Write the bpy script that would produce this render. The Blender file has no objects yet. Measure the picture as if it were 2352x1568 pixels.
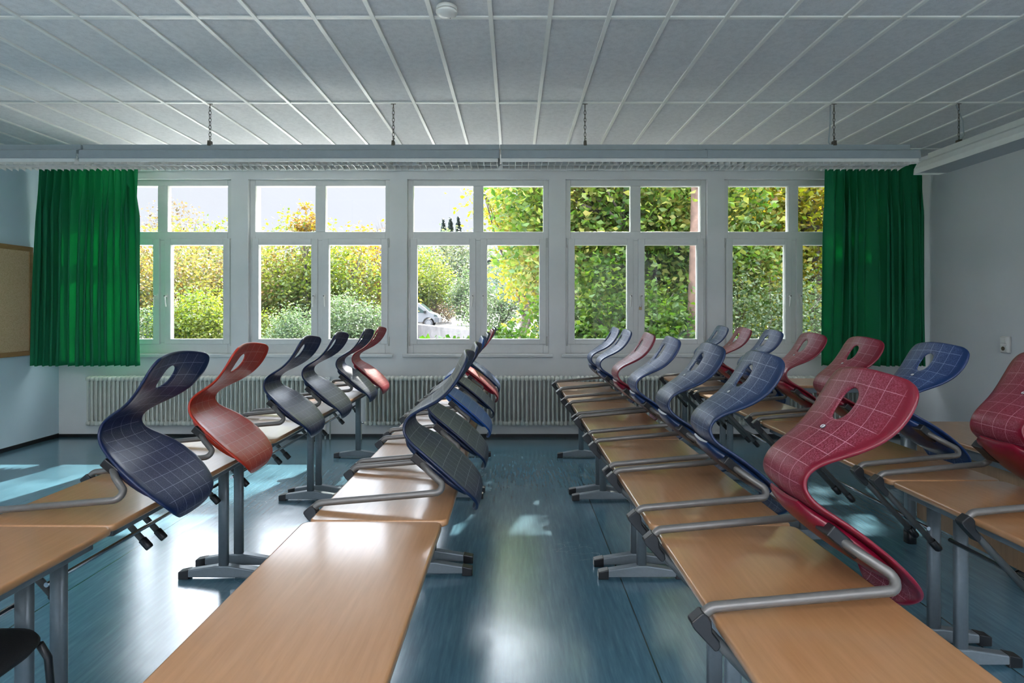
import bpy, math, random
import numpy as np
from mathutils import Vector, Matrix

# ------------------------------------------------------------------ camera, world, sun, exposure
SC = bpy.context.scene
COL = SC.collection
PI = math.pi
F = 1307.0                                   # focal length in pixels of the 2352 px wide frame
cam_d = bpy.data.cameras.new('camera')
cam = bpy.data.objects.new('camera', cam_d)
COL.objects.link(cam)
cam.location = (0, 0, 1.51)
cam.rotation_euler = (PI / 2, 0, 0)
cam_d.sensor_width = 36.0
cam_d.lens = 36.0 * F / 2352.0
cam_d.shift_x = -4.0 / 2352.0
cam_d.shift_y = -74.0 / 2352.0
cam_d.clip_start = 0.05
cam_d.clip_end = 600
SC.camera = cam

SC.view_settings.view_transform = 'Standard'
SC.view_settings.look = 'None'
SC.view_settings.gamma = 1
SC.view_settings.use_curve_mapping = False
SC.view_settings.exposure = 1.14

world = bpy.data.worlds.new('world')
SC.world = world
world.use_nodes = True
wn = world.node_tree.nodes; wl = world.node_tree.links
wn.clear()
w_out = wn.new('ShaderNodeOutputWorld')
w_bg = wn.new('ShaderNodeBackground')
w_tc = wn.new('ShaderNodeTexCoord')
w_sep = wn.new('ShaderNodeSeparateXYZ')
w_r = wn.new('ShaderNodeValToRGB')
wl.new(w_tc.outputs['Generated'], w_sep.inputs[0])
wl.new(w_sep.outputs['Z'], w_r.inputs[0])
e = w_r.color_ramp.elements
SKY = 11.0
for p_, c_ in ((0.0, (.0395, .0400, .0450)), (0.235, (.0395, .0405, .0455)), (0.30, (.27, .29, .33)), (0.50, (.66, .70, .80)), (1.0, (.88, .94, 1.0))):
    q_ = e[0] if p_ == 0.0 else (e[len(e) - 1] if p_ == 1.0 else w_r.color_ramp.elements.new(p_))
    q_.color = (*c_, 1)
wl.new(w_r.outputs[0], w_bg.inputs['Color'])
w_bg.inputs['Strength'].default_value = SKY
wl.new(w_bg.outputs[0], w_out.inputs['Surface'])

sun_d = bpy.data.lights.new('sun', 'SUN')
sun_d.energy = 24.0
sun_d.color = (1.0, 0.95, 0.86)
sun_d.angle = math.radians(0.6)
sun = bpy.data.objects.new('sun', sun_d)
COL.objects.link(sun)
sun.rotation_euler = Vector((0.24, 1.0, 0.935)).to_track_quat('Z', 'Y').to_euler()
sun.location = (4, 20, 18)

# ------------------------------------------------------------------ helpers
def tag(o, label=None, cat=None, group=None, kind=None):
    if label: o['label'] = label
    if cat: o['category'] = cat
    if group: o['group'] = group
    if kind: o['kind'] = kind
    return o

def empty(name, loc=(0, 0, 0), rz=0.0):
    o = bpy.data.objects.new(name, None)
    o.empty_display_size = 0.1
    o.location = loc
    o.rotation_euler = (0, 0, rz)
    COL.objects.link(o)
    return o

class MB:
    def __init__(s):
        s.v = []; s.f = []; s.sm = []
    def add(s, vs, fs, smooth=False):
        b = len(s.v)
        s.v.extend([tuple(p) for p in vs])
        for f in fs:
            s.f.append(tuple(i + b for i in f)); s.sm.append(smooth)
    def box(s, x0, x1, y0, y1, z0, z1):
        vs = [(x0, y0, z0), (x1, y0, z0), (x1, y1, z0), (x0, y1, z0), (x0, y0, z1), (x1, y0, z1), (x1, y1, z1), (x0, y1, z1)]
        s.add(vs, [(0, 3, 2, 1), (4, 5, 6, 7), (0, 1, 5, 4), (1, 2, 6, 5), (2, 3, 7, 6), (3, 0, 4, 7)])
    def loft(s, rings, smooth=True, caps=True, closed=False):
        n = len(rings[0]); b = len(s.v)
        for r in rings: s.v.extend([tuple(p) for p in r])
        m = len(rings)
        for i in range(m if closed else m - 1):
            i2 = (i + 1) % m
            for j in range(n):
                j2 = (j + 1) % n
                s.f.append((b + i * n + j, b + i * n + j2, b + i2 * n + j2, b + i2 * n + j)); s.sm.append(smooth)
        if caps and not closed:
            s.f.append(tuple(b + j for j in reversed(range(n)))); s.sm.append(False)
            s.f.append(tuple(b + (m - 1) * n + j for j in range(n))); s.sm.append(False)
    def tube(s, path, r, n=10, smooth=True, closed=False, caps=True, squash=None):
        P = [Vector(p) for p in path]
        m = len(P)
        rs = r if isinstance(r, (list, tuple)) else [r] * m
        T = []
        for i in range(m):
            a = P[(i - 1) % m] if (closed or i > 0) else P[i]
            c = P[(i + 1) % m] if (closed or i < m - 1) else P[i]
            T.append((c - a).normalized())
        up = Vector((0, 0, 1)) if abs(T[0].z) < 0.9 else Vector((1, 0, 0))
        N = (up - T[0] * up.dot(T[0])).normalized()
        rings = []
        for i in range(m):
            N = (N - T[i] * N.dot(T[i])).normalized()
            B = T[i].cross(N)
            rings.append([P[i] + (N * math.cos(2 * PI * k / n) + B * math.sin(2 * PI * k / n)) * rs[i] for k in range(n)])
        s.loft(rings, smooth, caps, closed)
    def cyl(s, p0, p1, r, n=16):
        s.tube([p0, p1], r, n)
    def prism_y(s, pts, y0, y1):            # polygon in xz extruded along y
        n = len(pts)
        vs = [(x, y0, z) for x, z in pts] + [(x, y1, z) for x, z in pts]
        fs = [tuple(range(n)), tuple(reversed(range(n, 2 * n)))]
        fs += [(i, i + n, (i + 1) % n + n, (i + 1) % n) for i in range(n)]
        s.add(vs, fs)
    def prism_x(s, pts, x0, x1):            # polygon in yz extruded along x
        n = len(pts)
        vs = [(x0, y, z) for y, z in pts] + [(x1, y, z) for y, z in pts]
        fs = [tuple(reversed(range(n))), tuple(range(n, 2 * n))]
        fs += [(i, (i + 1) % n, (i + 1) % n + n, i + n) for i in range(n)]
        s.add(vs, fs)
    def build(s, name, mat, parent=None, bevel=0.0, seg=2, fix=True):
        me = bpy.data.meshes.new(name)
        me.from_pydata(s.v, [], s.f)
        if any(s.sm): me.polygons.foreach_set('use_smooth', s.sm)
        if mat: me.materials.append(mat)
        me.update()
        if fix:
            import bmesh
            bm = bmesh.new(); bm.from_mesh(me)
            bmesh.ops.recalc_face_normals(bm, faces=bm.faces)
            bm.to_mesh(me); bm.free()
        o = bpy.data.objects.new(name, me)
        COL.objects.link(o)
        if parent: o.parent = parent
        if bevel:
            b = o.modifiers.new('bevel', 'BEVEL'); b.width = bevel; b.segments = seg
            b.limit_method = 'ANGLE'; b.angle_limit = math.radians(40)
        return o

def fillet(pts, radii, seg=6):
    P = [Vector(p) for p in pts]; out = [P[0]]
    for i in range(1, len(P) - 1):
        a = (P[i - 1] - P[i]); b = (P[i + 1] - P[i]); la, lb = a.length, b.length
        a.normalize(); b.normalize()
        ang = a.angle(b); r = radii[i - 1]
        d = min(r / math.tan(ang / 2), la * 0.49, lb * 0.49)
        A = P[i] + a * d; B = P[i] + b * d
        for k in range(seg + 1):
            t = k / seg
            # blend of quadratic and circular: rational quadratic
            w = math.sin(ang / 2)
            q = (A * (1 - t) ** 2 + P[i] * 2 * w * t * (1 - t) + B * t * t) / ((1 - t) ** 2 + 2 * w * t * (1 - t) + t * t)
            out.append(q)
    out.append(P[-1])
    return out

def rrect(x0, x1, y0, y1, r, seg=6):
    out = []
    for cx, cy, a0 in ((x1 - r, y1 - r, 0), (x0 + r, y1 - r, 90), (x0 + r, y0 + r, 180), (x1 - r, y0 + r, 270)):
        for k in range(seg + 1):
            a = math.radians(a0 + 90 * k / seg)
            out.append((cx + r * math.cos(a), cy + r * math.sin(a)))
    return out

def copy_tree(o, parent=None, mat_map=None):
    c = o.copy(); COL.objects.link(c)
    if parent: c.parent = parent
    for ch in [x for x in CHILDREN.get(o.name, [])]:
        copy_tree(ch, c)
    return c

CHILDREN = {}
def index_children():
    CHILDREN.clear()
    for o in bpy.data.objects:
        if o.parent: CHILDREN.setdefault(o.parent.name, []).append(o)

# ------------------------------------------------------------------ materials
def new_mat(name):
    m = bpy.data.materials.new(name); m.use_nodes = True
    nt = m.node_tree; b = nt.nodes['Principled BSDF']
    return m, nt, b

def L(nt, a, b): nt.links.new(a, b)

def noise(nt, scale, detail=3, rough=0.5, vec=None, dist=0.0):
    n = nt.nodes.new('ShaderNodeTexNoise'); n.inputs['Scale'].default_value = scale
    n.inputs['Detail'].default_value = detail; n.inputs['Roughness'].default_value = rough
    n.inputs['Distortion'].default_value = dist
    if vec is not None: L(nt, vec, n.inputs['Vector'])
    return n

def ramp(nt, fac, stops):
    r = nt.nodes.new('ShaderNodeValToRGB'); L(nt, fac, r.inputs[0])
    el = r.color_ramp.elements
    while len(el) < len(stops): el.new(0.5)
    for q, (p, c) in zip(el, stops):
        q.position = p; q.color = (c[0], c[1], c[2], 1) if len(c) == 3 else c
    return r

def mapping(nt, scale=(1, 1, 1), rot=(0, 0, 0), src='Object', loc=(0, 0, 0)):
    tc = nt.nodes.new('ShaderNodeTexCoord'); mp = nt.nodes.new('ShaderNodeMapping')
    mp.inputs['Scale'].default_value = scale; mp.inputs['Rotation'].default_value = rot
    mp.inputs['Location'].default_value = loc
    L(nt, tc.outputs[src], mp.inputs['Vector'])
    return mp.outputs[0]

def bump(nt, h, bs, strength=0.1, dist=0.01):
    b = nt.nodes.new('ShaderNodeBump'); b.inputs['Strength'].default_value = strength
    b.inputs['Distance'].default_value = dist
    L(nt, h, b.inputs['Height']); L(nt, b.outputs[0], bs.inputs['Normal'])
    return b

def simple(name, col, rough=0.5, metal=0.0, var=0.06, scale=20.0, bmp=0.0, spec=0.5):
    m, nt, b = new_mat(name)
    n = noise(nt, scale, 3, vec=mapping(nt))
    c0 = tuple(max(0, x * (1 - var)) for x in col); c1 = tuple(min(1, x * (1 + var)) for x in col)
    r = ramp(nt, n.outputs['Fac'], [(0.3, c0), (0.7, c1)])
    L(nt, r.outputs[0], b.inputs['Base Color'])
    b.inputs['Roughness'].default_value = rough; b.inputs['Metallic'].default_value = metal
    b.inputs['Specular IOR Level'].default_value = spec
    if bmp: bump(nt, n.outputs['Fac'], b, bmp, 0.002)
    return m

def math_node(nt, op, a, b=None, clamp=False):
    n = nt.nodes.new('ShaderNodeMath'); n.operation = op; n.use_clamp = clamp
    for i, x in enumerate((a, b)):
        if x is None: continue
        if isinstance(x, (int, float)): n.inputs[i].default_value = x
        else: L(nt, x, n.inputs[i])
    return n.outputs[0]

M = {}
M['wall'] = simple('wall_paint', (0.76, 0.775, 0.77), 0.85, var=0.03, scale=3, bmp=0.05)
M['wall_side'] = simple('grey_wall_paint', (0.68, 0.71, 0.73), 0.8, var=0.03, scale=2, bmp=0.05)
M['wall_blue'] = simple('pale_blue_wall_paint', (0.55, 0.70, 0.78), 0.8, var=0.03, scale=2, bmp=0.05)
M['pvc'] = simple('white_window_plastic', (0.72, 0.735, 0.72), 0.3, var=0.02)
M['white_enamel'] = simple('radiator_enamel', (0.66, 0.68, 0.62), 0.38, var=0.05)
M['white_plastic'] = simple('white_plastic', (0.75, 0.75, 0.72), 0.35, var=0.02)
M['black_skirting'] = simple('black_skirting', (0.012, 0.013, 0.014), 0.4, var=0.2)
M['black_plastic'] = simple('black_plastic', (0.010, 0.011, 0.013), 0.35, var=0.2)
M['grey_steel'] = simple('grey_powder_coat', (0.17, 0.205, 0.23), 0.38, metal=0.25, var=0.05, scale=60)
M['chair_tube'] = simple('grey_tube_paint', (0.15, 0.147, 0.14), 0.33, metal=0.35, var=0.06, scale=40)
M['chrome'] = simple('bright_steel', (0.55, 0.57, 0.6), 0.2, metal=1.0, var=0.03)
M['dark_chain'] = simple('chain_steel', (0.10, 0.09, 0.075), 0.45, metal=0.8, var=0.2, scale=80)
M['lamp_body'] = simple('lamp_housing', (0.30, 0.34, 0.37), 0.35, var=0.03)
M['lamp_white'] = simple('lamp_white_sheet', (0.66, 0.69, 0.66), 0.35, var=0.03)
M['louvre'] = simple('louvre_sheet', (0.70, 0.71, 0.70), 0.3, metal=0.1, var=0.03)
M['tube_glass'] = simple('fluorescent_tube_glass', (0.85, 0.86, 0.84), 0.12, var=0.01)
M['mirror'] = simple('lamp_reflector', (0.8, 0.82, 0.84), 0.12, metal=1.0, var=0.02)
M['dark_fabric'] = simple('black_upholstery', (0.008, 0.009, 0.011), 0.75, var=0.3, scale=300, bmp=0.3)
M['concrete'] = simple('weathered_concrete', (.070, .064, .068), 0.9, var=0.35, scale=2.2, bmp=0.3)
M['asphalt'] = simple('pale_road', (.046, .042, .041), 0.9, var=0.08, scale=1.0)
M['bounce_slab'] = simple('pale_bounce_slab', (0.50, 0.49, 0.47), 0.85, var=0.08, scale=2.0)
M['grass'] = simple('rough_grass', (.022, .034, .008), 0.9, var=0.4, scale=1.5)
M['bark'] = simple('tree_bark', (0.0500, 0.0375, 0.0300), 0.9, var=0.5, scale=9, bmp=0.5)
M['bark_red'] = simple('reddish_bark', (0.1100, 0.0650, 0.0500), 0.9, var=0.5, scale=7, bmp=0.5)
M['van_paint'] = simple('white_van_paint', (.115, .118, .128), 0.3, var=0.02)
M['van_glass'] = simple('van_window_glass', (.03, .045, .045), 0.1, var=0.2, scale=2)
M['tyre'] = simple('tyre_rubber', (0.05, 0.05, 0.055), 0.8, var=0.2)
M['wheel_disc'] = simple('wheel_disc', (.16, .16, .17), 0.35, metal=0.4, var=0.05)
M['bumper'] = simple('grey_bumper', (.05, .052, .058), 0.6, var=0.1)
M['red_mark'] = simple('red_lettering', (0.3000, 0.0250, 0.0200), 0.5, var=0.05)
M['grey_mark'] = simple('grey_lettering', (0.25, 0.25, 0.27), 0.5, var=0.05)
M['brown_door'] = simple('brown_garage_door', (.07, .028, .02), 0.7, var=0.12, scale=3)
M['house_wall'] = simple('blue_grey_house_wall', (.075, .09, .115), 0.8, var=0.06)
M['house_roof'] = simple('pale_house_roof', (.12, .12, .125), 0.7, var=0.08)
M['label_white'] = simple('label_white', (0.75, 0.78, 0.78), 0.4, var=0.02)
M['label_ink'] = simple('label_ink', (0.05, 0.06, 0.08), 0.5, var=0.02)
M['brass'] = simple('brass_padlock', (0.35, 0.26, 0.14), 0.35, metal=0.8, var=0.1)
M['socket_hole'] = simple('socket_recess', (0.10, 0.085, 0.05), 0.5, var=0.3)

# ceiling boards: fine mineral texture
m, nt, b = new_mat('mineral_ceiling_board')
v = mapping(nt)
vo = nt.nodes.new('ShaderNodeTexVoronoi'); vo.inputs['Scale'].default_value = 95; L(nt, v, vo.inputs['Vector'])
n1 = noise(nt, 28, 5, 0.65, v)
sp = math_node(nt, 'GREATER_THAN', vo.outputs['Distance'], 0.13)
mx = math_node(nt, 'MULTIPLY', n1.outputs['Fac'], sp)
r = ramp(nt, mx, [(0.0, (0.34, 0.345, 0.36)), (0.30, (0.60, 0.605, 0.62)), (0.60, (0.70, 0.705, 0.72))])
L(nt, r.outputs[0], b.inputs['Base Color']); b.inputs['Roughness'].default_value = 0.85
bump(nt, mx, b, 0.3, 0.003)
M['board'] = m
M['ceiling_rail'] = simple('ceiling_rail', (0.80, 0.80, 0.77), 0.4, var=0.02)

# linoleum: blue, mottled along the strip, worn and scratched
m, nt, b = new_mat('blue_linoleum')
v1 = mapping(nt, (14, 1.1, 1)); v0 = mapping(nt)
na = noise(nt, 3.5, 6, 0.65, v1); nb = noise(nt, 0.8, 4, 0.6, v0); nc = noise(nt, 9, 5, 0.7, mapping(nt, (22, 2.2, 1)))
r = ramp(nt, na.outputs['Fac'], [(0.28, (0.052, 0.130, 0.182)), (0.55, (0.078, 0.180, 0.240)), (0.75, (0.112, 0.230, 0.292))])
fl = ramp(nt, nc.outputs['Fac'], [(0.27, (0.35, 0.4, 0.45)), (0.34, (1, 1, 1))])
mm = nt.nodes.new('ShaderNodeMix'); mm.data_type = 'RGBA'; mm.blend_type = 'MULTIPLY'; mm.inputs[0].default_value = 1
L(nt, r.outputs[0], mm.inputs[6]); L(nt, fl.outputs[0], mm.inputs[7])
# welded seams every 1.5 m
sx = nt.nodes.new('ShaderNodeSeparateXYZ'); L(nt, v0, sx.inputs[0])
q = math_node(nt, 'ADD', sx.outputs['X'], 30 - 0.68)
q = math_node(nt, 'PINGPONG', q, 0.748)
q = math_node(nt, 'LESS_THAN', q, 0.0035)
m2 = nt.nodes.new('ShaderNodeMix'); m2.data_type = 'RGBA'; L(nt, q, m2.inputs[0])
L(nt, mm.outputs[2], m2.inputs[6]); m2.inputs[7].default_value = (0.008, 0.05, 0.055, 1)
L(nt, m2.outputs[2], b.inputs['Base Color'])
rr = ramp(nt, nb.outputs['Fac'], [(0.3, (0.14, 0.14, 0.14)), (0.7, (0.24, 0.24, 0.24))])
wv = nt.nodes.new('ShaderNodeTexVoronoi'); wv.feature = 'DISTANCE_TO_EDGE'; wv.inputs['Scale'].default_value = 5
nd = noise(nt, 1.5, 2, 0.5, v0); vm = nt.nodes.new('ShaderNodeVectorMath'); vm.operation = 'ADD'
L(nt, mapping(nt, (1, 3, 1), (0, 0, 0.6)), vm.inputs[0]); L(nt, nd.outputs['Color'], vm.inputs[1]); L(nt, vm.outputs[0], wv.inputs['Vector'])
sc = math_node(nt, 'LESS_THAN', wv.outputs['Distance'], 0.006)
rs = math_node(nt, 'MULTIPLY_ADD', sc, 0.06)
nt.nodes[-1].inputs[2].default_value = 0.0
ro = math_node(nt, 'ADD', rr.outputs[0], rs)
L(nt, ro, b.inputs['Roughness'])
b.inputs['Specular IOR Level'].default_value = 0.9; b.inputs['Coat Weight'].default_value = 0.4; b.inputs['Coat Roughness'].default_value = 0.18
hb = noise(nt, 2.2, 3, 0.55, mapping(nt, (1, 1, 1))); hb2 = noise(nt, 60, 3, 0.6, v1)
hs = math_node(nt, 'MULTIPLY', hb2.outputs['Fac'], 0.035)
hh = math_node(nt, 'ADD', hb.outputs['Fac'], hs)
bump(nt, hh, b, 0.22, 0.012)
M['lino'] = m

# beech laminate
def wood(name, c0, c1, rough, sc=(24, 1.6, 1), coat=0.0):
    m, nt, b = new_mat(name)
    v = mapping(nt, sc)
    n = noise(nt, 3.0, 6, 0.6, v, 0.4)
    r = ramp(nt, n.outputs['Fac'], [(0.3, c0), (0.7, c1)])
    L(nt, r.outputs[0], b.inputs['Base Color'])
    n2 = noise(nt, 2.6, 4, 0.7, mapping(nt)); n3 = noise(nt, 60, 3, 0.6, mapping(nt, (1, 3, 1)))
    a = math_node(nt, 'MULTIPLY', n3.outputs['Fac'], 0.04)
    rr = ramp(nt, n2.outputs['Fac'], [(0.3, (rough - .02,) * 3), (0.7, (rough + .03,) * 3)])
    L(nt, math_node(nt, 'ADD', rr.outputs[0], a), b.inputs['Roughness'])
    b.inputs['Specular IOR Level'].default_value = 0.6
    if rough < .3:
        b.inputs['Coat Weight'].default_value = 0.6; b.inputs['Coat Roughness'].default_value = 0.13
    bump(nt, n3.outputs['Fac'], b, 0.02, 0.001)
    return m
M['beech'] = wood('beech_laminate', (0.34, 0.170, 0.070), (0.41, 0.215, 0.100), 0.29)
M['beech_edge'] = simple('brown_edge_moulding', (0.33, 0.165, 0.065), 0.25, var=0.05)
M['desk_panel'] = wood('desk_panel_laminate', (0.36, 0.215, 0.12), (0.45, 0.28, 0.16), 0.4, (14, 14, 0.8))
M['board_frame'] = wood('pinboard_frame_wood', (0.30, 0.16, 0.06), (0.42, 0.24, 0.10), 0.5, (10, 2, 10))

m, nt, b = new_mat('cork_board')
n = noise(nt, 130, 4, 0.7, mapping(nt)); n2 = noise(nt, 3, 3, 0.5, mapping(nt))
r = ramp(nt, n.outputs['Fac'], [(0.3, (0.40, 0.27, 0.14)), (0.5, (0.60, 0.43, 0.25)), (0.7, (0.70, 0.54, 0.35))])
L(nt, r.outputs[0], b.inputs['Base Color']); b.inputs['Roughness'].default_value = 0.95
bump(nt, n.outputs['Fac'], b, 0.4, 0.002)
M['cork'] = m

# curtain cloth
m, nt, b = new_mat('green_curtain_cloth')
n = noise(nt, 350, 2, 0.5, mapping(nt))
r = ramp(nt, n.outputs['Fac'], [(0.3, (0.003, 0.185, 0.078)), (0.7, (0.005, 0.235, 0.100))])
L(nt, r.outputs[0], b.inputs['Base Color']); b.inputs['Roughness'].default_value = 0.75
tr = nt.nodes.new('ShaderNodeBsdfTranslucent'); tr.inputs['Color'].default_value = (0.02, 0.55, 0.20, 1)
mxs = nt.nodes.new('ShaderNodeMixShader'); mxs.inputs[0].default_value = 0.32
out = nt.nodes['Material Output']
L(nt, b.outputs[0], mxs.inputs[1]); L(nt, tr.outputs[0], mxs.inputs[2]); L(nt, mxs.outputs[0], out.inputs['Surface'])
M['curtain'] = m

# window glass
m, nt, b = new_mat('window_glass'); nt.nodes.remove(b)
t = nt.nodes.new('ShaderNodeBsdfTransparent'); t.inputs['Color'].default_value = (0.97, 0.985, 0.975, 1)
g = nt.nodes.new('ShaderNodeBsdfGlossy'); g.inputs['Roughness'].default_value = 0.01
fr = nt.nodes.new('ShaderNodeFresnel'); fr.inputs['IOR'].default_value = 1.45
ms = nt.nodes.new('ShaderNodeMixShader')
ns = noise(nt, 2, 2, 0.5, mapping(nt)); fa = math_node(nt, 'MULTIPLY', fr.outputs[0], math_node(nt, 'ADD', ns.outputs['Fac'], 0.2))
L(nt, fa, ms.inputs[0]); L(nt, t.outputs[0], ms.inputs[1]); L(nt, g.outputs[0], ms.inputs[2])
L(nt, ms.outputs[0], nt.nodes['Material Output'].inputs['Surface'])
M['glass'] = m

# chair shell: moulded plastic with a speckled grain and an engraved grid (uv in metres)
def shell_mat(name, base, worn, line, patch=1.0):
    m, nt, b = new_mat(name)
    uv = nt.nodes.new('ShaderNodeUVMap'); uv.uv_map = 'grid'
    sx = nt.nodes.new('ShaderNodeSeparateXYZ'); L(nt, uv.outputs[0], sx.inputs[0])
    def ln(sock, pitch, off):
        q = math_node(nt, 'ADD', sock, off + pitch * 20)
        q = math_node(nt, 'PINGPONG', q, pitch / 2)
        return math_node(nt, 'LESS_THAN', q, 0.0008)
    l = math_node(nt, 'MAXIMUM', ln(sx.outputs['X'], 0.056, 0.0), ln(sx.outputs['Y'], 0.058, 0.01))
    ax = math_node(nt, 'ABSOLUTE', sx.outputs['X'])
    at = nt.nodes.new('ShaderNodeAttribute'); at.attribute_name = 'rim'
    inner = math_node(nt, 'SMOOTH_MIN', 1.0, 1.0)
    mr = nt.nodes.new('ShaderNodeMapRange'); L(nt, at.outputs['Fac'], mr.inputs[0])
    mr.inputs[1].default_value = 0.90; mr.inputs[2].default_value = 0.76; mr.inputs[3].default_value = 0; mr.inputs[4].default_value = 1
    inner = mr.outputs[0]
    grain = noise(nt, 240, 3, 0.8, mapping(nt))
    wear = noise(nt, 5, 4, 0.6, mapping(nt))
    gr = ramp(nt, grain.outputs['Fac'], [(0.44, (0, 0, 0)), (0.60, (1, 1, 1))])
    wr = ramp(nt, wear.outputs['Fac'], [(0.25, (0.45, 0.45, 0.45)), (0.75, (0.95, 0.95, 0.95))])
    k = math_node(nt, 'MULTIPLY', gr.outputs[0], wr.outputs[0])
    k = math_node(nt, 'MULTIPLY', k, inner)
    k = math_node(nt, 'MULTIPLY', k, patch)
    c = nt.nodes.new('ShaderNodeMix'); c.data_type = 'RGBA'; L(nt, k, c.inputs[0])
    c.inputs[6].default_value = (*base, 1); c.inputs[7].default_value = (*worn, 1)
    c2 = nt.nodes.new('ShaderNodeMix'); c2.data_type = 'RGBA'
    lf = math_node(nt, 'MULTIPLY', math_node(nt, 'MULTIPLY', l, inner), 0.55)
    L(nt, lf, c2.inputs[0]); L(nt, c.outputs[2], c2.inputs[6]); c2.inputs[7].default_value = (*line, 1)  # grid lines coloured paler, painting in the light they catch
    L(nt, c2.outputs[2], b.inputs['Base Color'])
    rr = nt.nodes.new('ShaderNodeMapRange'); L(nt, inner, rr.inputs[0]); rr.inputs[3].default_value = 0.28; rr.inputs[4].default_value = 0.42
    L(nt, rr.outputs[0], b.inputs['Roughness'])
    h = math_node(nt, 'SUBTRACT', math_node(nt, 'MULTIPLY', math_node(nt, 'MULTIPLY', grain.outputs['Fac'], inner), 0.35), math_node(nt, 'MULTIPLY', l, inner))
    bump(nt, h, b, 0.35, 0.0012)
    PAN[name] = simple(name + '_underside', base, 0.28, var=0.1)
    return m
PAN = {}
SH = {
    'navy': shell_mat('navy_shell', (0.004, 0.014, 0.062), (0.060, 0.070, 0.135), (0.45, 0.48, 0.62)),
    'slate': shell_mat('dark_slate_shell', (0.004, 0.014, 0.050), (0.075, 0.092, 0.115), (0.50, 0.55, 0.60)),
    'steel': shell_mat('dusty_blue_shell', (0.006, 0.024, 0.080), (0.105, 0.145, 0.225), (0.50, 0.58, 0.72)),
    'blue': shell_mat('blue_shell', (0.006, 0.028, 0.110), (0.085, 0.140, 0.290), (0.45, 0.55, 0.80)),
    'bright': shell_mat('bright_blue_shell', (0.006, 0.060, 0.260), (0.03, 0.15, 0.40), (0.30, 0.45, 0.70)),
    'red': shell_mat('crimson_shell', (0.170, 0.003, 0.018), (0.33, 0.085, 0.13), (0.75, 0.45, 0.52)),
    'redfar': shell_mat('scarlet_shell', (0.260, 0.008, 0.020), (0.42, 0.10, 0.11), (0.80, 0.52, 0.52)),
    'orange': shell_mat('orange_red_shell', (0.42, 0.030, 0.012), (0.42, 0.115, 0.095), (0.80, 0.52, 0.50)),
}

# leaves: colour differs from leaf to leaf and from spray to spray
LEAF_GAIN = 0.22
def leaf_mat(name, cols, trans=0.45, sc=0.9, gain=1.0):
    cols = [tuple(x * LEAF_GAIN * gain for x in c) for c in cols]
    m, nt, b = new_mat(name)
    g = nt.nodes.new('ShaderNodeNewGeometry')
    n = noise(nt, sc, 3, 0.6, mapping(nt))
    a = math_node(nt, 'MULTIPLY', g.outputs['Random Per Island'], 0.55)
    q = math_node(nt, 'ADD', a, math_node(nt, 'SUBTRACT', math_node(nt, 'MULTIPLY', n.outputs['Fac'], 1.3), 0.42), clamp=True)
    st = [(i / (len(cols) - 1), c) for i, c in enumerate(cols)]
    r = ramp(nt, q, st)
    L(nt, r.outputs[0], b.inputs['Base Color']); b.inputs['Roughness'].default_value = 0.45
    b.inputs['Specular IOR Level'].default_value = 0.35
    tr = nt.nodes.new('ShaderNodeBsdfTranslucent')
    hs = nt.nodes.new('ShaderNodeHueSaturation'); hs.inputs['Value'].default_value = 1.35; hs.inputs['Saturation'].default_value = 1.1
    L(nt, r.outputs[0], hs.inputs['Color']); L(nt, hs.outputs[0], tr.inputs['Color'])
    mx = nt.nodes.new('ShaderNodeMixShader'); mx.inputs[0].default_value = trans
    L(nt, b.outputs[0], mx.inputs[1]); L(nt, tr.outputs[0], mx.inputs[2])
    L(nt, mx.outputs[0], nt.nodes['Material Output'].inputs['Surface'])
    return m
LM = {
    'near_green': leaf_mat('green_beech_leaves', [(0.03, 0.09, 0.015), (0.09, 0.20, 0.03), (0.20, 0.32, 0.05), (0.42, 0.42, 0.10), (0.50, 0.36, 0.10)], 0.5, gain=2.1),
    'near_yellow': leaf_mat('yellowing_leaves', [(0.10, 0.20, 0.03), (0.28, 0.38, 0.04), (0.50, 0.50, 0.06), (0.62, 0.48, 0.08), (0.55, 0.28, 0.06)], 0.6, gain=1.35),
    'ivy': leaf_mat('fresh_green_leaves', [(0.06, 0.20, 0.02), (0.14, 0.36, 0.03), (0.30, 0.52, 0.05), (0.50, 0.60, 0.10)], 0.5),
    'bush': leaf_mat('grey_green_bush_leaves', [(0.06, 0.13, 0.05), (0.14, 0.24, 0.09), (0.26, 0.36, 0.15), (0.42, 0.46, 0.24)], 0.35, gain=1.2),
    'autumn': leaf_mat('autumn_leaves', [(0.18, 0.26, 0.08), (0.38, 0.40, 0.10), (0.56, 0.48, 0.14), (0.60, 0.36, 0.12), (0.50, 0.36, 0.24)], 0.5, 0.5),
    'orange': leaf_mat('orange_autumn_leaves', [(0.36, 0.38, 0.06), (0.58, 0.44, 0.06), (0.66, 0.34, 0.06), (0.58, 0.26, 0.07)], 0.5, 0.6),
    'lime': leaf_mat('lime_green_leaves', [(0.14, 0.26, 0.04), (0.30, 0.44, 0.06), (0.48, 0.54, 0.08), (0.58, 0.50, 0.12)], 0.5, 0.5),
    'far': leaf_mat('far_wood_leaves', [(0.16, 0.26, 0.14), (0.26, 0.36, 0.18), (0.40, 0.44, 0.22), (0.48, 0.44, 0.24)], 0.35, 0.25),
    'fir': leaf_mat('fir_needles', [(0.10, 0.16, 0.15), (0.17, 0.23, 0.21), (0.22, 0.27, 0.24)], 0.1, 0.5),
    'dry': leaf_mat('dry_brown_leaves', [(0.30, 0.20, 0.12), (0.44, 0.30, 0.18), (0.55, 0.48, 0.20)], 0.4, 0.8),
}

# ------------------------------------------------------------------ room shell
XL, XR, YW, YF, ZC = -5.385, 4.62, 6.735, -3.0, 3.221
def structure(mb, name, mat, bevel=0.0):
    return tag(mb.build(name, mat, None, bevel), kind='structure')

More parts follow.
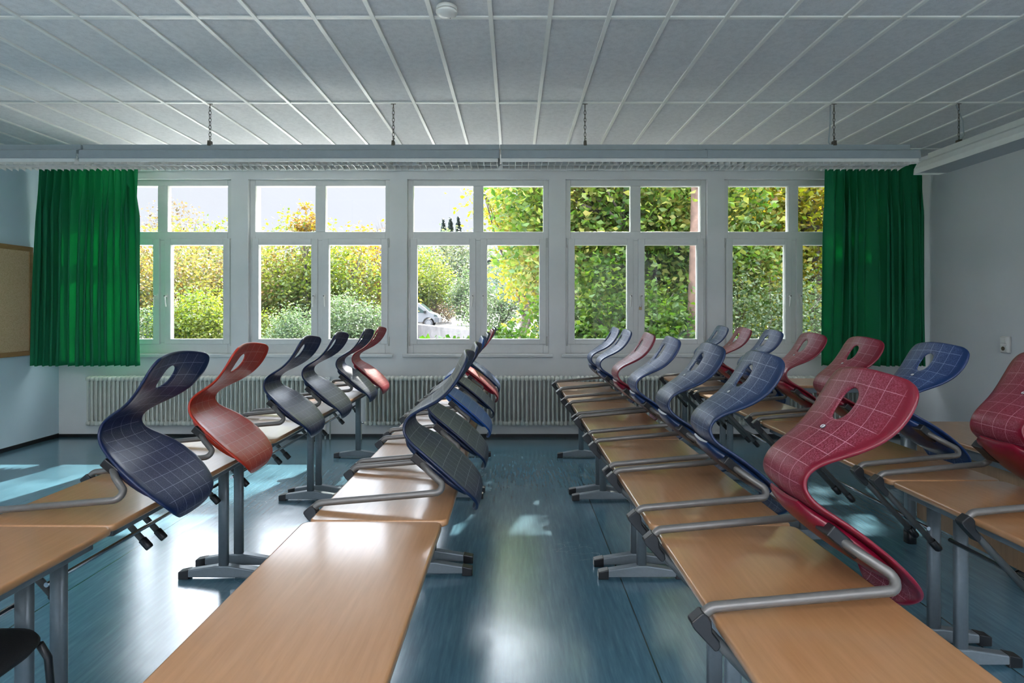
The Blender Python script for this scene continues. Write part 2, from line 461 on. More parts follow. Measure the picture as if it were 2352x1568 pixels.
mb = MB(); mb.box(XL - 0.2, XR + 0.2, YF - 0.2, YW, -0.12, 0.0); structure(mb, 'floor', M['lino'])

WC = [-4.186, -2.306, -0.423, 1.4525, 3.333]       # window axes
HW, ZB, ZT = 0.84, 0.984, 3.051
mb = MB()
y0, y1 = YW, YW + 0.34
mb.box(XL - 0.2, XR + 0.2, y0, y1, -0.12, ZB)
mb.box(XL - 0.2, XR + 0.2, y0, y1, ZT, ZC + 0.3)
xs = [XL - 0.2] + [v for c in WC for v in (c - HW, c + HW)] + [XR + 0.2]
for i in range(0, len(xs), 2): mb.box(xs[i], xs[i + 1], y0, y1, ZB, ZT)
mb.box(XL, XR, YW - 0.035, YW, 3.144, ZC)
structure(mb, 'wall_back', M['wall'])
mb = MB(); mb.box(XL - 0.2, XL, YF - 0.2, YW, 0, ZC + 0.3); structure(mb, 'wall_left', M['wall_blue'])
mb = MB(); mb.box(XR, XR + 0.2, YF - 0.2, YW, 0, ZC + 0.3); structure(mb, 'wall_right', M['wall_side'])
# wall behind the camera, with an unseen window band added to let in fill skylight
mb = MB(); y0, y1 = YF - 0.2, YF
mb.box(XL, XR, y0, y1, 0, 0.9); mb.box(XL, XR, y0, y1, 2.95, ZC + 0.3)
xs = [XL, -4.9, -2.9, -2.5, -0.5, -0.1, 1.9, 2.3, 4.2, XR]
for i in range(0, len(xs), 2): mb.box(xs[i], xs[i + 1], y0, y1, 0.9, 2.95)
structure(mb, 'wall_front', M['wall'])

mb = MB(); mb.box(XL, XR, YW - 0.012, YW, 0, 0.035); structure(mb, 'baseboard_back', M['black_skirting'])
mb = MB(); mb.box(XL, XL + 0.012, YF, YW - 0.012, 0, 0.045); structure(mb, 'baseboard_left', M['black_skirting'])
mb = MB(); mb.box(XR - 0.012, XR, YF, YW - 0.012, 0, 0.045); structure(mb, 'baseboard_right', M['black_skirting'])

# ceiling: boards set slightly above the rails
TW = 0.2021 * (ZC - 1.51)
x_off = -(1180 - 1142.7) / F * (F * (ZC - 1.51) / 473)     # x of the rail crossing at pixel 1142.7, 237
rows = [-2.16, -0.784, 0.592, 1.966, 3.345, 4.724, 6.085]
mb = MB(); mb.box(XL - 0.2, XR + 0.2, YF - 0.2, YW + 0.34, ZC + 0.008, ZC + 0.05)
ceil = structure(mb, 'ceiling', M['board'])
mb = MB()
k = math.floor((XL - x_off) / TW)
x = x_off + k * TW
while x < XR:
    if x > XL: mb.box(x - 0.013, x + 0.013, YF, YW, ZC - 0.004, ZC + 0.008)
    x += TW
for y in rows: mb.box(XL, XR, y - 0.013, y + 0.013, ZC - 0.002, ZC + 0.008)
o = mb.build('ceiling_rail_grid', M['ceiling_rail'], ceil, 0.001, 1)

# ------------------------------------------------------------------ windows
GY = 6.785
def ring(mb, x0, x1, z0, z1, X0, X1, Z0, Z1, y0, y1):     # rectangular ring outer X.. inner x..
    mb.box(X0, x0, y0, y1, Z0, Z1); mb.box(x1, X1, y0, y1, Z0, Z1)
    mb.box(x0, x1, y0, y1, Z0, z0); mb.box(x0, x1, y0, y1, z1, Z1)

for wi, c in enumerate(WC):
    w = empty('window_%d' % (wi + 1), (c, GY, ZB)); tag(w, kind='structure')
    def P(mb, name, mat, bev=0.004, par=w):
        mb.v = [(a - (c if par is w else 0), b_ - (GY if par is w else 0), d - (ZB if par is w else 0)) for a, b_, d in mb.v]
        return mb.build(name, mat, par, bev)
    mb = MB(); fy0, fy1 = GY, GY + 0.075
    mb.box(c - HW, c - 0.775, fy0, fy1, ZB, ZT); mb.box(c + 0.775, c + HW, fy0, fy1, ZB, ZT)
    mb.box(c - 0.775, c + 0.775, fy0, fy1, 2.979, ZT)
    mb.box(c - 0.775, c + 0.775, fy0, fy1, 2.33, 2.434)
    mb.box(c - 0.775, c + 0.775, fy0, fy1, ZB, 1.115)
    mb.box(c - 0.06, c + 0.06, fy0, fy1, 2.434, 2.979)
    mb.box(c - 0.045, c + 0.045, fy0, fy1, 1.115, 2.33)
    P(mb, 'window_frame', M['pvc'], 0.006)
    for sgn in (-1, 1):
        a, b_ = sorted((c + sgn * 0.06, c + sgn * 0.775))
        mb = MB(); mb.box(a - 0.002, b_ + 0.002, GY + 0.035, GY + 0.041, 2.432, 2.981); P(mb, 'glass_pane', M['glass'], 0)
        so0, so1 = sorted((c + sgn * 0.028, c + sgn * 0.808))
        si0, si1 = sorted((c + sgn * 0.105, c + sgn * 0.728))
        mb = MB(); ring(mb, si0, si1, 1.157, 2.273, so0, so1, 1.095, 2.351, GY - 0.02, GY + 0.05)
        sash = P(mb, 'sash', M['pvc'], 0.006)
        mb = MB(); mb.box(si0 - 0.002, si1 + 0.002, GY + 0.02, GY + 0.026, 1.155, 2.275); P(mb, 'glass_pane', M['glass'], 0, w)
        # lever handle
        hx = c + sgn * 0.062; hz = 1.665
        mb = MB()
        mb.box(hx - 0.014, hx + 0.014, GY - 0.03, GY - 0.02, hz - 0.035, hz + 0.03)
        mb.tube([(hx, GY - 0.02, hz), (hx, GY - 0.055, hz), (hx, GY - 0.062, hz - 0.012), (hx + sgn * 0.004, GY - 0.060, hz - 0.075), (hx + sgn * 0.008, GY - 0.052, hz - 0.125)], [0.011, 0.011, 0.011, 0.009, 0.008], 8)
        h = P(mb, 'window_handle', M['white_plastic'], 0)
        mb = MB(); mb.cyl((hx, GY - 0.066, hz + 0.002), (hx, GY - 0.074, hz + 0.002), 0.006, 10); P(mb, 'handle_lock', M['black_plastic'], 0)
        hxx = c + sgn * 0.818
        for zz in (2.30, 1.13):
            mb = MB(); mb.cyl((hxx, GY - 0.012, zz - 0.055), (hxx, GY - 0.012, zz + 0.055), 0.007, 8); P(mb, 'hinge', M['white_plastic'], 0)
    mb = MB(); mb.box(c - HW - 0.045, c + HW + 0.045, YW - 0.055, YW + 0.001, ZB - 0.038, ZB - 0.002)
    mb.box(c - HW + 0.002, c + HW - 0.002, YW, GY, ZB - 0.02, ZB - 0.001)
    P(mb, 'window_sill', M['pvc'], 0.006)
# padlock on the right handle of window 4
mb = MB(); px, pz = WC[3] + 0.045, 1.52
mb.box(px - 0.016, px + 0.016, GY - 0.062, GY - 0.046, pz - 0.018, pz + 0.016)
pl = mb.build('padlock', M['brass'], None, 0.003)
tag(pl, 'small brass padlock hanging on the handle of the fourth window', 'padlock')
mb = MB(); mb.tube([(px - 0.009, GY - 0.054, pz + 0.014), (px - 0.009, GY - 0.054, pz + 0.03), (px, GY - 0.054, pz + 0.038), (px + 0.009, GY - 0.054, pz + 0.03), (px + 0.009, GY - 0.054, pz + 0.014)], 0.003, 6)
mb.build('shackle', M['chrome'], pl)

# ------------------------------------------------------------------ school table
TZ = 0.76; TWD = 0.495; TL = 1.30
def make_table():
    root = empty('school_table')
    # local origin: left edge, near end, floor
    mb = MB()
    lay = [(-0.025, 0.006), (-0.022, 0.001), (-0.016, 0.0), (-0.008, 0.0), (-0.003, 0.0015), (-0.0008, 0.004), (0.0, 0.008)]
    rings = [[(x, y, TZ + dz) for x, y in rrect(i, TWD - i, i, TL - i, 0.028 - i * 0.6)] for dz, i in lay]
    mb.loft(rings, True, True)
    top = mb.build('tabletop', M['beech'], root)
    mb = MB()
    x0, x1, ya, yb = 0.035, TWD - 0.035, 0.05, TL - 0.05
    mb.box(x0, x0 + 0.025, ya, yb, TZ - 0.058, TZ - 0.026); mb.box(x1 - 0.025, x1, ya, yb, TZ - 0.058, TZ - 0.026)
    mb.box(x0, x1, ya, ya + 0.025, TZ - 0.058, TZ - 0.026); mb.box(x0, x1, yb - 0.025, yb, TZ - 0.058, TZ - 0.026)
    mb.build('underframe', M['grey_steel'], root, 0.003)
    cx = TWD / 2
    for y in (0.075, TL - 0.075):
        mb = MB()
        rg = []
        n = 20
        for z in (0.05, TZ - 0.05):
            rg.append([(cx + math.copysign(abs(math.cos(2 * PI * k / n)) ** 0.7, math.cos(2 * PI * k / n)) * 0.027, y + math.copysign(abs(math.sin(2 * PI * k / n)) ** 0.7, math.sin(2 * PI * k / n)) * 0.018, z) for k in range(n)])
        mb.loft(rg, True, True)
        mb.build('leg', M['grey_steel'], root)
        mb = MB()
        H = 0.242
        prof = [(-H, 0.012), (-H, 0.040), (-H + 0.02, 0.046), (-0.03, 0.076), (0.03, 0.076), (H - 0.02, 0.046), (H, 0.040), (H, 0.012)]
        mb.prism_y([(cx + a, z) for a, z in prof], y - 0.023, y + 0.023)
        ft = mb.build('foot', M['grey_steel'], root, 0.006)
        for s in (-1, 1):
            mb = MB()
            e0, e1 = sorted((cx + s * (H - 0.055), cx + s * (H + 0.003)))
            mb.prism_y([(e0, 0.0), (e1, 0.0), (e1, 0.042 if s > 0 else 0.054), (e0, 0.054 if s > 0 else 0.042)], y - 0.0245, y + 0.0245)
            c_ = mb.build('foot_cap', M['black_plastic'], ft, 0.004)
    mb = MB(); mb.cyl((cx - 0.034, 0.06, 0.525), (cx - 0.034, TL - 0.06, 0.525), 0.009, 12)
    mb.build('crossbar', M['chrome'], root)
    return root

# rows: (left edge x per table, near y per table)
TABLES = {
    'L': [(-1.885, 0.670, -0.008), (-1.885, 1.975, -0.006), (-1.868, 3.280, -0.010), (-1.845, 4.585, -0.008)],
    'M': [(-0.752, 0.715, -0.004), (-0.730, 2.020, -0.002), (-0.735, 3.325, 0.0), (-0.728, 4.630, -0.002)],
    'R': [(0.498, 0.670, 0.012), (0.476, 1.975, 0.004), (0.468, 3.280, 0.008), (0.448, 4.585, 0.006)],
    'Q': [(1.655, 1.190, 0.004), (1.650, 2.495, 0.002), (1.662, 3.800, 0.0), (1.655, 5.105, 0.0)],
}
ROWNAME = {'L': 'the leftmost row', 'M': 'the second row from the left', 'R': 'the row right of the aisle', 'Q': 'the rightmost row'}
TLAB = {
    ('L', 0): 'beech school table in the lower left corner with black chair in front',
    ('L', 1): 'beech school table under the large navy chair at the left',
    ('L', 2): 'beech school table in the leftmost row carrying two navy chairs mid-way',
    ('L', 3): 'beech school table at the window end of the leftmost row, under the small red chair',
    ('M', 0): 'empty scratched beech school table in the foreground centre without chairs',
    ('M', 1): 'beech school table behind the empty foreground one, under the two nearest slate chairs',
    ('M', 2): 'beech school table under the bright blue chair of the second row',
    ('M', 3): 'beech school table at the window end of the second row, under a red seat',
    ('R', 0): 'beech school table in the lower right foreground under the big crimson chair',
    ('R', 1): 'beech school table right behind the big crimson chair, carrying two dusty blue chairs',
    ('R', 2): 'beech school table right of the aisle, under one blue and one red chair',
    ('R', 3): 'beech school table right of the aisle nearest the radiator, under two small blue chairs',
    ('Q', 0): 'beech school table at the right frame edge under a cropped crimson chair',
    ('Q', 1): 'beech school table in the rightmost row in front of the wooden desk panel',
    ('Q', 2): 'beech school table in the rightmost row between red and blue chairs, beyond the desk',
    ('Q', 3): 'beech school table at the window end of the rightmost row',
}
# ------------------------------------------------------------------ chair (as hung on the table)
PROF = [(.558, -.080, .050, -.004), (.582, -.063, .095, -.004), (.594, -.032, .138, -.004), (.582, .004, .170, -.002), (.545, .040, .192, .002),
        (.500, .078, .205, .008), (.455, .113, .205, .012), (.410, .146, .198, .015), (.365, .177, .182, .017), (.325, .203, .160, .016),
        (.295, .232, .139, .012), (.283, .268, .124, .008), (.293, .304, .119, .007), (.320, .334, .125, .010), (.357, .361, .142, .016),
        (.397, .389, .166, .024), (.434, .420, .189, .030), (.464, .455, .203, .034), (.488, .492, .208, .036), (.508, .530, .205, .036),
        (.523, .560, .188, .034), (.531, .578, .150, .030)]
PA = np.array(PROF)
SL = np.concatenate([[0], np.cumsum(np.hypot(np.diff(PA[:, 0]), np.diff(PA[:, 1])))])
def prof_at(s):
    i = min(max(int(math.floor(s)), 0), len(PA) - 2); t = s - i
    return PA[i] * (1 - t) + PA[i + 1] * t
def normal_at(s):
    a = prof_at(max(s - .5, 0)); b = prof_at(min(s + .5, len(PA) - 1.001))
    t = Vector((b[0] - a[0], 0, b[1] - a[1])).normalized()
    return Vector((t.z, 0, -t.x))            # towards the sitter
def shell_pt(s, y, off=0.0):
    x, z, w, sag = prof_at(s)
    n = normal_at(s)
    k = sag * (y / w) ** 2 + off
    return Vector((x, y, z)) + n * k

def shell_mesh():
    NR = len(PA); TS = [-1, -.90, -.66, -.40, -.2, 0, .2, .40, .66, .90, 1]
    NCc = len(TS); c0, c1 = 4, 6; r0, r1 = 16, 19; sc = 17.5
    verts, uvs, rims, idx = [], [], [], {}
    for r in range(NR):
        for c, t in enumerate(TS):
            w = PA[r][2]
            if r0 < r < r1 and c0 < c < c1: continue
            s, y = float(r), t * w
            if r0 <= r <= r1 and c0 <= c <= c1:
                a = math.atan2((r - sc) / 1.5, (c - 5) / 1.0)
                y = 0.036 * math.cos(a); s = sc + 1.28 * math.sin(a)
            if r in (0, NR - 1): s = s + (0.35 * t * t if r == 0 else -0.35 * t * t)
            idx[(r, c)] = len(verts)
            verts.append(shell_pt(min(max(s, 0), NR - 1.001), y))
            uvs.append((y, np.interp(s, range(NR), SL)))
            er = max(0, 1 - np.interp(s, range(NR), SL) / 0.09, 1 - (SL[-1] - np.interp(s, range(NR), SL)) / 0.045)
            rims.append(max(abs(t), er))
    faces = []
    for r in range(NR - 1):
        for c in range(NCc - 1):
            if r0 <= r < r1 and c0 <= c < c1: continue
            faces.append((idx[(r, c)], idx[(r, c + 1)], idx[(r + 1, c + 1)], idx[(r + 1, c)]))
    me = bpy.data.meshes.new('seat_shell')
    me.from_pydata([tuple(v) for v in verts], [], faces)
    uv = me.uv_layers.new(name='grid')
    for l in me.loops: uv.data[l.index].uv = uvs[l.vertex_index]
    at = me.attributes.new('rim', 'FLOAT', 'POINT')
    at.data.foreach_set('value', rims)
    me.polygons.foreach_set('use_smooth', [True] * len(me.polygons))
    me.update()
    return me
SHELL = shell_mesh()

def pan_mesh():
    mb = MB(); rings = []
    for s in np.linspace(3.2, 9.8, 14):
        x, z, w, sag = prof_at(s)
        f = math.sin(PI * min(max((s - 3.2) / 6.6, 0.0), 1.0)) ** 0.5
        hw = w * (0.55 + 0.30 * f); dep = 0.008 + 0.034 * f
        top = [shell_pt(s, y, -0.010) for y in np.linspace(-hw, hw, 7)]
        bot = [shell_pt(s, y, -0.012 - dep * (1 - 0.45 * (y / hw) ** 2)) for y in np.linspace(hw, -hw, 7)]
        rings.append(top + bot)
    mb.loft(rings, True, True)
    return mb

GL = [(-.027, .0115), (-.055, -.012), (-.055, -.018), (-.048, -.030), (.002, -.084), (.010, -.082), (.016, -.073), (.014, -.060), (-.004, -.036), (-.006, -.010), (-.012, 0.0)]
def text_six(mb, org, ux, uy, h):
    path = []
    for k in range(13):
        a = math.radians(200 - k * 30)
        path.append((0.26 * math.cos(a), -0.2 + 0.28 * math.sin(a)))
    pre = [(0.16, 0.46), (-0.05, 0.36), (-0.22, 0.12)]
    pts = pre + path
    w = 0.07
    for a, b_ in zip(pts[:-1], pts[1:]):
        d = Vector((b_[0] - a[0], b_[1] - a[1])); 
        if d.length < 1e-6: continue
        d.normalize(); nx = Vector((-d.y, d.x)) * w
        q = [(a[0] + nx.x, a[1] + nx.y), (a[0] - nx.x, a[1] - nx.y), (b_[0] - nx.x, b_[1] - nx.y), (b_[0] + nx.x, b_[1] + nx.y)]
        mb.add([org + ux * (u * h) + uy * (v * h) for u, v in q], [(0, 1, 2, 3)])

def make_chair(mat):
    root = empty('school_chair')
    sh = bpy.data.objects.new('seat_shell', SHELL.copy()); COL.objects.link(sh); sh.parent = root
    sh.data.materials.append(mat)
    so = sh.modifiers.new('thick', 'SOLIDIFY'); so.thickness = 0.013; so.offset = 0.0; so.use_even_offset = False
    su = sh.modifiers.new('smooth', 'SUBSURF'); su.levels = 2; su.render_levels = 2
    pan_mesh().build('underseat_pan', PAN[mat.name], root)
    for s in (-1, 1):
        Y = 0.245 * s
        pts = [(.235, Y, -.306), (-.060, Y, .0115), (.497, Y, .0600), (.405, Y * .76, .118), (.345, Y * .52, .160)]
        mb = MB(); mb.tube(fillet(pts, [.034, .030, .03], 8), .0130, 12)
        mb.build('frame_tube', M['chair_tube'], root)
        mb = MB(); mb.prism_y(GL, Y - .018, Y + .018)
        mb.build('corner_glide', M['black_plastic'], root, .004, 3)
        mb = MB()
        d = Vector((.68, 0, -.73)).normalized(); p = Vector((.235, Y, -.306))
        mb.tube([p - d * .030, p - d * .026, p + d * .018, p + d * .024], [.0150, .0172, .0172, .0145], 12)
        mb.build('end_cap', M['black_plastic'], root)
    for s in (-1, 1):
        mb = MB()
        c = Vector((.375, .135 * s, .140)); u = Vector((-.766, 0, .643)); n = Vector((.643, 0, .766))
        vs = [c + u * (a * .05) + Vector((0, b_ * .03, 0)) + n * (g * .017) for a in (-1, 1) for b_ in (-1, 1) for g in (-1, 1)]
        mb.add(vs, [(0, 1, 3, 2), (4, 6, 7, 5), (0, 4, 5, 1), (2, 3, 7, 6), (0, 2, 6, 4), (1, 5, 7, 3)])
        mb.build('seat_mount', M['black_plastic'], root, .004)
    # size label on the back
    org = shell_pt(15.45, 0.0, -.0082); n = normal_at(15.45) * -1
    ux = Vector((0, -1, 0)); uy = ux.cross(n) * -1; uy.normalize()
    mb = MB()
    k = [(-1, -.45), (-.5, -.9), (.5, -.9), (1, -.45), (1, .45), (.5, .9), (-.5, .9), (-1, .45)]
    vs = [org + ux * (a * .0105) + uy * (b_ * .0085) for a, b_ in k]; vt = [v + n * .001 for v in vs]
    mb.add(vs + vt, [tuple(range(8)), tuple(reversed(range(8, 16)))] + [(i, (i + 1) % 8, (i + 1) % 8 + 8, i + 8) for i in range(8)])
    lab = mb.build('size_label', M['label_ink'], root)
    mb = MB()
    vs = [org + n * .0013 + ux * (a * .0085) + uy * (b_ * .0068) for a, b_ in k]; vt = [v + n * .0004 for v in vs]
    mb.add(vs + vt, [tuple(range(8)), tuple(reversed(range(8, 16)))] + [(i, (i + 1) % 8, (i + 1) % 8 + 8, i + 8) for i in range(8)])
    mb.build('label_field', M['label_white'], lab)
    mb = MB(); text_six(mb, org + n * .0021, ux, uy, .0105)
    mb.build('size_digit', M['label_ink'], lab, fix=False)
    return root

# row, y centre, colour, label
CHAIRS = [
    ('R', 1.640, 'red', 'large crimson chair in the right foreground, back turned to the camera'),
    ('R', 2.335, 'steel', 'dusty blue chair directly behind the large crimson one'),
    ('R', 2.925, 'steel', 'dusty blue chair second behind the large crimson one'),
    ('R', 3.635, 'blue', 'blue chair just in front of the small red one right of the aisle'),
    ('R', 4.235, 'red', 'small red chair among the blue ones right of the aisle'),
    ('R', 4.975, 'blue', 'small blue chair next behind the small red one right of the aisle'),
    ('R', 5.510, 'blue', 'small blue chair nearest the window right of the aisle, leftmost of its row'),
    ('Q', 2.290, 'red', 'crimson chair cut off by the right edge of the photo'),
    ('Q', 2.930, 'blue', 'blue chair before the right wall, seen between the two big crimson chairs'),
    ('Q', 3.560, 'red', 'red chair in the rightmost row, right in front of the right green curtain'),
    ('Q', 4.200, 'red', 'red chair in the rightmost row at the left hem of the right curtain'),
    ('Q', 4.850, 'blue', 'blue chair in the rightmost row between two red ones, under the fifth window'),
    ('Q', 5.450, 'red', 'small red chair far back in the rightmost row'),
    ('Q', 6.020, 'blue', 'tiny blue chair furthest back in the rightmost row'),
    ('L', 2.310, 'navy', 'large navy chair at the left, seat facing the camera'),
    ('L', 2.900, 'orange', 'orange-red chair behind the large navy one at the left'),
    ('L', 3.700, 'navy', 'navy chair next behind the orange-red one'),
    ('L', 4.330, 'navy', 'second navy chair behind the orange-red one'),
    ('L', 5.080, 'navy', 'navy chair with sun patches on its seat, beside the small red one'),
    ('L', 5.570, 'redfar', 'small bright red chair at the window end of the leftmost row'),
    ('M', 2.390, 'slate', 'nearest dark slate blue chair hung behind the empty foreground table'),
    ('M', 2.980, 'slate', 'second dark slate blue chair, half behind the nearest one of the middle'),
    ('M', 3.690, 'bright', 'bright blue chair in the middle overlapped by dark slate ones'),
    ('M', 4.330, 'slate', 'dark slate chair just behind the bright blue one'),
    ('M', 5.060, 'redfar', 'light red chair behind the slate ones in the middle row'),
    ('M', 5.600, 'blue', 'blue chair seat at the window end of the middle row'),
]
def table_edge_x(row, y):
    for (x, y0, rz) in TABLES[row]:
        if y0 - 0.01 <= y <= y0 + TL + 0.02: return x - math.tan(rz) * (y - y0), rz
    x, y0, rz = TABLES[row][-1]
    return x, rz
protos = {}
rnd = random.Random(4)
def build_chairs():
    for row, y, col, lab in CHAIRS:
        if col not in protos:
            protos[col] = make_chair(SH[col]); index_children(); c = protos[col]
        else: c = copy_tree(protos[col])
        ex, rz = table_edge_x(row, y)
        c.location = (ex - 0.002, y, TZ + 0.0035)
        c.rotation_euler = (0, 0, rz + rnd.uniform(-0.012, 0.012))
        tag(c, lab, 'chair', 'plastic shell chairs hung on the school tables')
build_chairs()

def build_tables():
    first = make_table(); index_children(); used = False
    for row in 'LMRQ':
        for i, (x, y, rz) in enumerate(TABLES[row]):
            t = copy_tree(first) if used else first
            used = True
            t.location = (x, y, 0); t.rotation_euler = (0, 0, rz)
            tag(t, TLAB[(row, i)], 'table', 'beech topped school tables in four rows')
build_tables()

# ------------------------------------------------------------------ desk, side table, other furniture
def build_desk():
    root = empty('teacher_desk', (2.54, 2.15, 0))
    def bx(n, mat, x0, x1, y0, y1, z0, z1, bev=0.003, par=root):
        mb = MB(); mb.box(x0, x1, y0, y1, z0, z1); return mb.build(n, mat, par, bev)
    mb = MB(); lay = [(-0.028, 0.004), (-0.024, 0), (-0.005, 0), (-0.001, 0.003), (0, 0.007)]
    mb.loft([[(x, y, TZ + dz) for x, y in rrect(-0.03 + i, 0.75 - i, 0.0 + i, 1.66 - i, 0.02)] for dz, i in lay], True, True)
    mb.build('desktop', M['beech'], root)
    bx('underframe', M['grey_steel'], 0.0, 0.03, 0.05, 1.60, TZ - 0.085, TZ - 0.029)
    bx('modesty_panel', M['desk_panel'], 0.045, 0.063, 0.09, 1.50, 0.175, TZ - 0.03)
    for x in (0.0, 0.68):
        for y in (0.05, 1.51):
            mb = MB(); mb.loft([[(a, b_, z) for a, b_ in rrect(x, x + 0.055, y, y + 0.055, 0.016, 4)] for z in (0.0, TZ - 0.085 if x == 0 else TZ - 0.028)], True, True)
            lg = mb.build('leg', M['grey_steel'], root)
            mb = MB(); mb.loft([[(a, b_, z) for a, b_ in rrect(x - .003, x + 0.058, y - .003, y + 0.058, 0.017, 4)] for z in (0.0, 0.075)], True, True)
            mb.build('leg_cap', M['black_plastic'], lg)
    tag(root, 'beech topped desk with wooden side panel beside the right wall', 'desk')
build_desk()

def build_side_table():
    root = empty('side_table', (2.62, 5.75, 0))
    mb = MB(); lay = [(-0.028, 0.004), (-0.024, 0), (-0.005, 0), (-0.001, 0.003), (0, 0.007)]
    mb.loft([[(x, y, 0.74 + dz) for x, y in rrect(i, 1.5 - i, 0.0 + i, 0.6 - i, 0.02)] for dz, i in lay], True, True)
    mb.build('tabletop', M['beech'], root)
    mb = MB(); mb.box(0.05, 1.45, 0.04, 0.07, 0.66, 0.712); mb.box(0.05, 1.45, 0.53, 0.56, 0.66, 0.712)
    mb.build('underframe', M['grey_steel'], root, .003)
    for x in (0.37, 1.35):
        for y in (0.05, 0.50):
            mb = MB(); mb.box(x, x + 0.045, y, y + 0.045, 0, 0.712); mb.build('leg', M['grey_steel'], root, .006)
    tag(root, 'beech table standing crosswise under the fifth window in the right corner', 'table')
build_side_table()

def build_swivel():
    cx, cy = 3.06, 3.0
    root = empty('swivel_chair', (cx, cy, 0))
    mb = MB()
    for k in range(5):
        a = math.radians(145 + 72 * k)
        e_ = Vector((math.cos(a), math.sin(a), 0))
        mb.tube([e_ * 0.03 + Vector((0, 0, .12)), e_ * 0.16 + Vector((0, 0, .10)), e_ * 0.29 + Vector((0, 0, .065))], [.026, .022, .015], 8)
    mb.build('star_base', M['black_plastic'], root)
    for k in range(5):
        a = math.radians(145 + 72 * k); e_ = Vector((math.cos(a), math.sin(a), 0)); t = Vector((-e_.y, e_.x, 0))
        mb = MB()
        for s in (-1, 1): mb.cyl(e_ * .29 + Vector((0, 0, .027)) + t * (.012 * s), e_ * .29 + Vector((0, 0, .027)) + t * (.026 * s), .027, 14)
        mb.cyl(e_ * .29 + Vector((0, 0, .03)), e_ * .29 + Vector((0, 0, .07)), .008, 8)
        mb.build('caster', M['black_plastic'], root)
    mb = MB(); mb.cyl((0, 0, .10), (0, 0, .44), .025, 14); mb.build('gas_column', M['chrome'], root)
    mb = MB(); mb.loft([[(x, y, z) for x, y in rrect(-.22 + i, .22 - i, -.22 + i, .22 - i, .08)] for z, i in ((.44, .03), (.46, 0), (.50, 0), (.515, .03))], True, True)
    mb.build('seat', M['dark_fabric'], root)
    tag(root, 'black swivel chair behind the desk, only its caster foot showing', 'chair')
build_swivel()

def build_black_chair():
    cx, cy = -1.69, 1.61
    root = empty('visitor_chair', (cx, cy, 0))
    mb = MB()
    rg = []
    for z, i in ((.445, .035), (.452, .012), (.468, .0), (.480, .006), (.489, .03), (.494, .09)):
        rg.append([(x, y, z) for x, y in rrect(-.24 + i, .225 - i, -.235 + i, .235 - i, .13 - i * .4, 10)])
    mb.loft(rg, True, True); mb.build('seat', M['dark_fabric'], root)
    for sx in (-1, 1):
        for sy in (-1, 1):
            mb = MB(); mb.tube([(sx * .19, sy * .19, .452), (sx * .205, sy * .205, .40), (sx * .225, sy * .225, .0)], .0115, 10)
            mb.build('leg', M['black_plastic'], root)
    mb = MB()
    rg = []
    for t in np.linspace(0, 1, 7):
        hw = .19 + .02 * math.sin(PI * t); z = .60 + .27 * t; x = -.255 - .05 * t
        rg.append([(x - .02, -hw, z), (x + .02, -hw, z), (x + .03, 0, z), (x + .02, hw, z), (x - .02, hw, z), (x - .01, 0, z)])
    mb.loft(rg, True, True); mb.build('backrest', M['dark_fabric'], root)
    mb = MB()
    for s in (-1, 1): mb.tube([(-.16, s * .17, .45), (-.26, s * .17, .47), (-.275, s * .17, .65)], .010, 8)
    mb.build('back_support', M['black_plastic'], root)
    tag(root, 'black upholstered chair cut off by the lower left corner', 'chair')
build_black_chair()

# ------------------------------------------------------------------ radiators
def radiator(x0, n, label, valve_left=True, pipes=()):
    root = empty('radiator', (x0, 6.62, 0.157))
    mb = MB(); pitch = 0.0502; zb, zt = 0.0, 0.583
    for i in range(n):
        x = (i + 0.5) * pitch
        for y in (-0.045, 0.0, 0.045):
            mb.tube([(x, y, zb + 0.03), (x, y, zt - 0.03)], 0.0115, 6, caps=False)
        for z, s in ((zb + 0.035, -1), (zt - 0.035, 1)):
            rg = []
            for t, w in ((-1, .004), (-.7, .014), (0, .0175), (.7, .014), (1, .004)):
                hh = 0.034 * (1 - 0.25 * abs(t))
                xx = x + t * pitch * 0.5
                pts = [(xx, -0.062 * (w + .012) / .03, z - hh * .6), (xx, -0.062 * (w + .012) / .03, z + hh * .6), (xx, -0.02, z + hh * (w + .012) / .03), (xx, 0.02, z + hh * (w + .012) / .03),
                       (xx, 0.062 * (w + .012) / .03, z + hh * .6), (xx, 0.062 * (w + .012) / .03, z - hh * .6), (xx, 0.02, z - hh * (w + .012) / .03), (xx, -0.02, z - hh * (w + .012) / .03)]
                rg.append(pts)
            mb.loft(rg, True, True)
    mb.build('radiator_columns', M['white_enamel'], root)
    xe = 0.0 if valve_left else n * pitch
    s = -1 if valve_left else 1
    mb = MB(); mb.tube([(xe, 0, 0.035), (xe + s * 0.05, 0, 0.035)], 0.012, 8); mb.build('connector', M['chrome'], root)
    mb = MB(); mb.tube(fillet([(xe + s * 0.045, 0, 0.04), (xe + s * 0.045, 0, -0.157)], [], 4), 0.011, 10); mb.build('pipe', M['white_enamel'], root)
    if pipes:
        mb = MB(); mb.tube(fillet([(xe, 0, 0.55), (xe + s * 0.10, 0, 0.55), (xe + s * 0.10, 0, -0.157)], [.02], 5), 0.010, 10); mb.build('pipe', M['white_enamel'], root)
        mb = MB(); mb.tube([(xe + s * 0.10, -0.02, 0.55), (xe + s * 0.10, -0.075, 0.55)], [.018, .022], 12); mb.build('thermostat_knob', M['white_plastic'], root)
    for sx in (0.25, n * pitch - 0.25):
        mb = MB(); mb.box(sx - .012, sx + .012, 0.03, 0.115, 0.42, 0.45); mb.build('wall_bracket', M['white_enamel'], root)
    tag(root, label, 'radiator', 'white column radiators along the window wall')
XP = lambda px, d=6.62: (px - 1180) * d / F
radiator(XP(203), 54, 'white column radiator below the left curtain', False, (1,))
radiator(XP(838), 77, 'long white column radiator in the middle below the window sills', True)
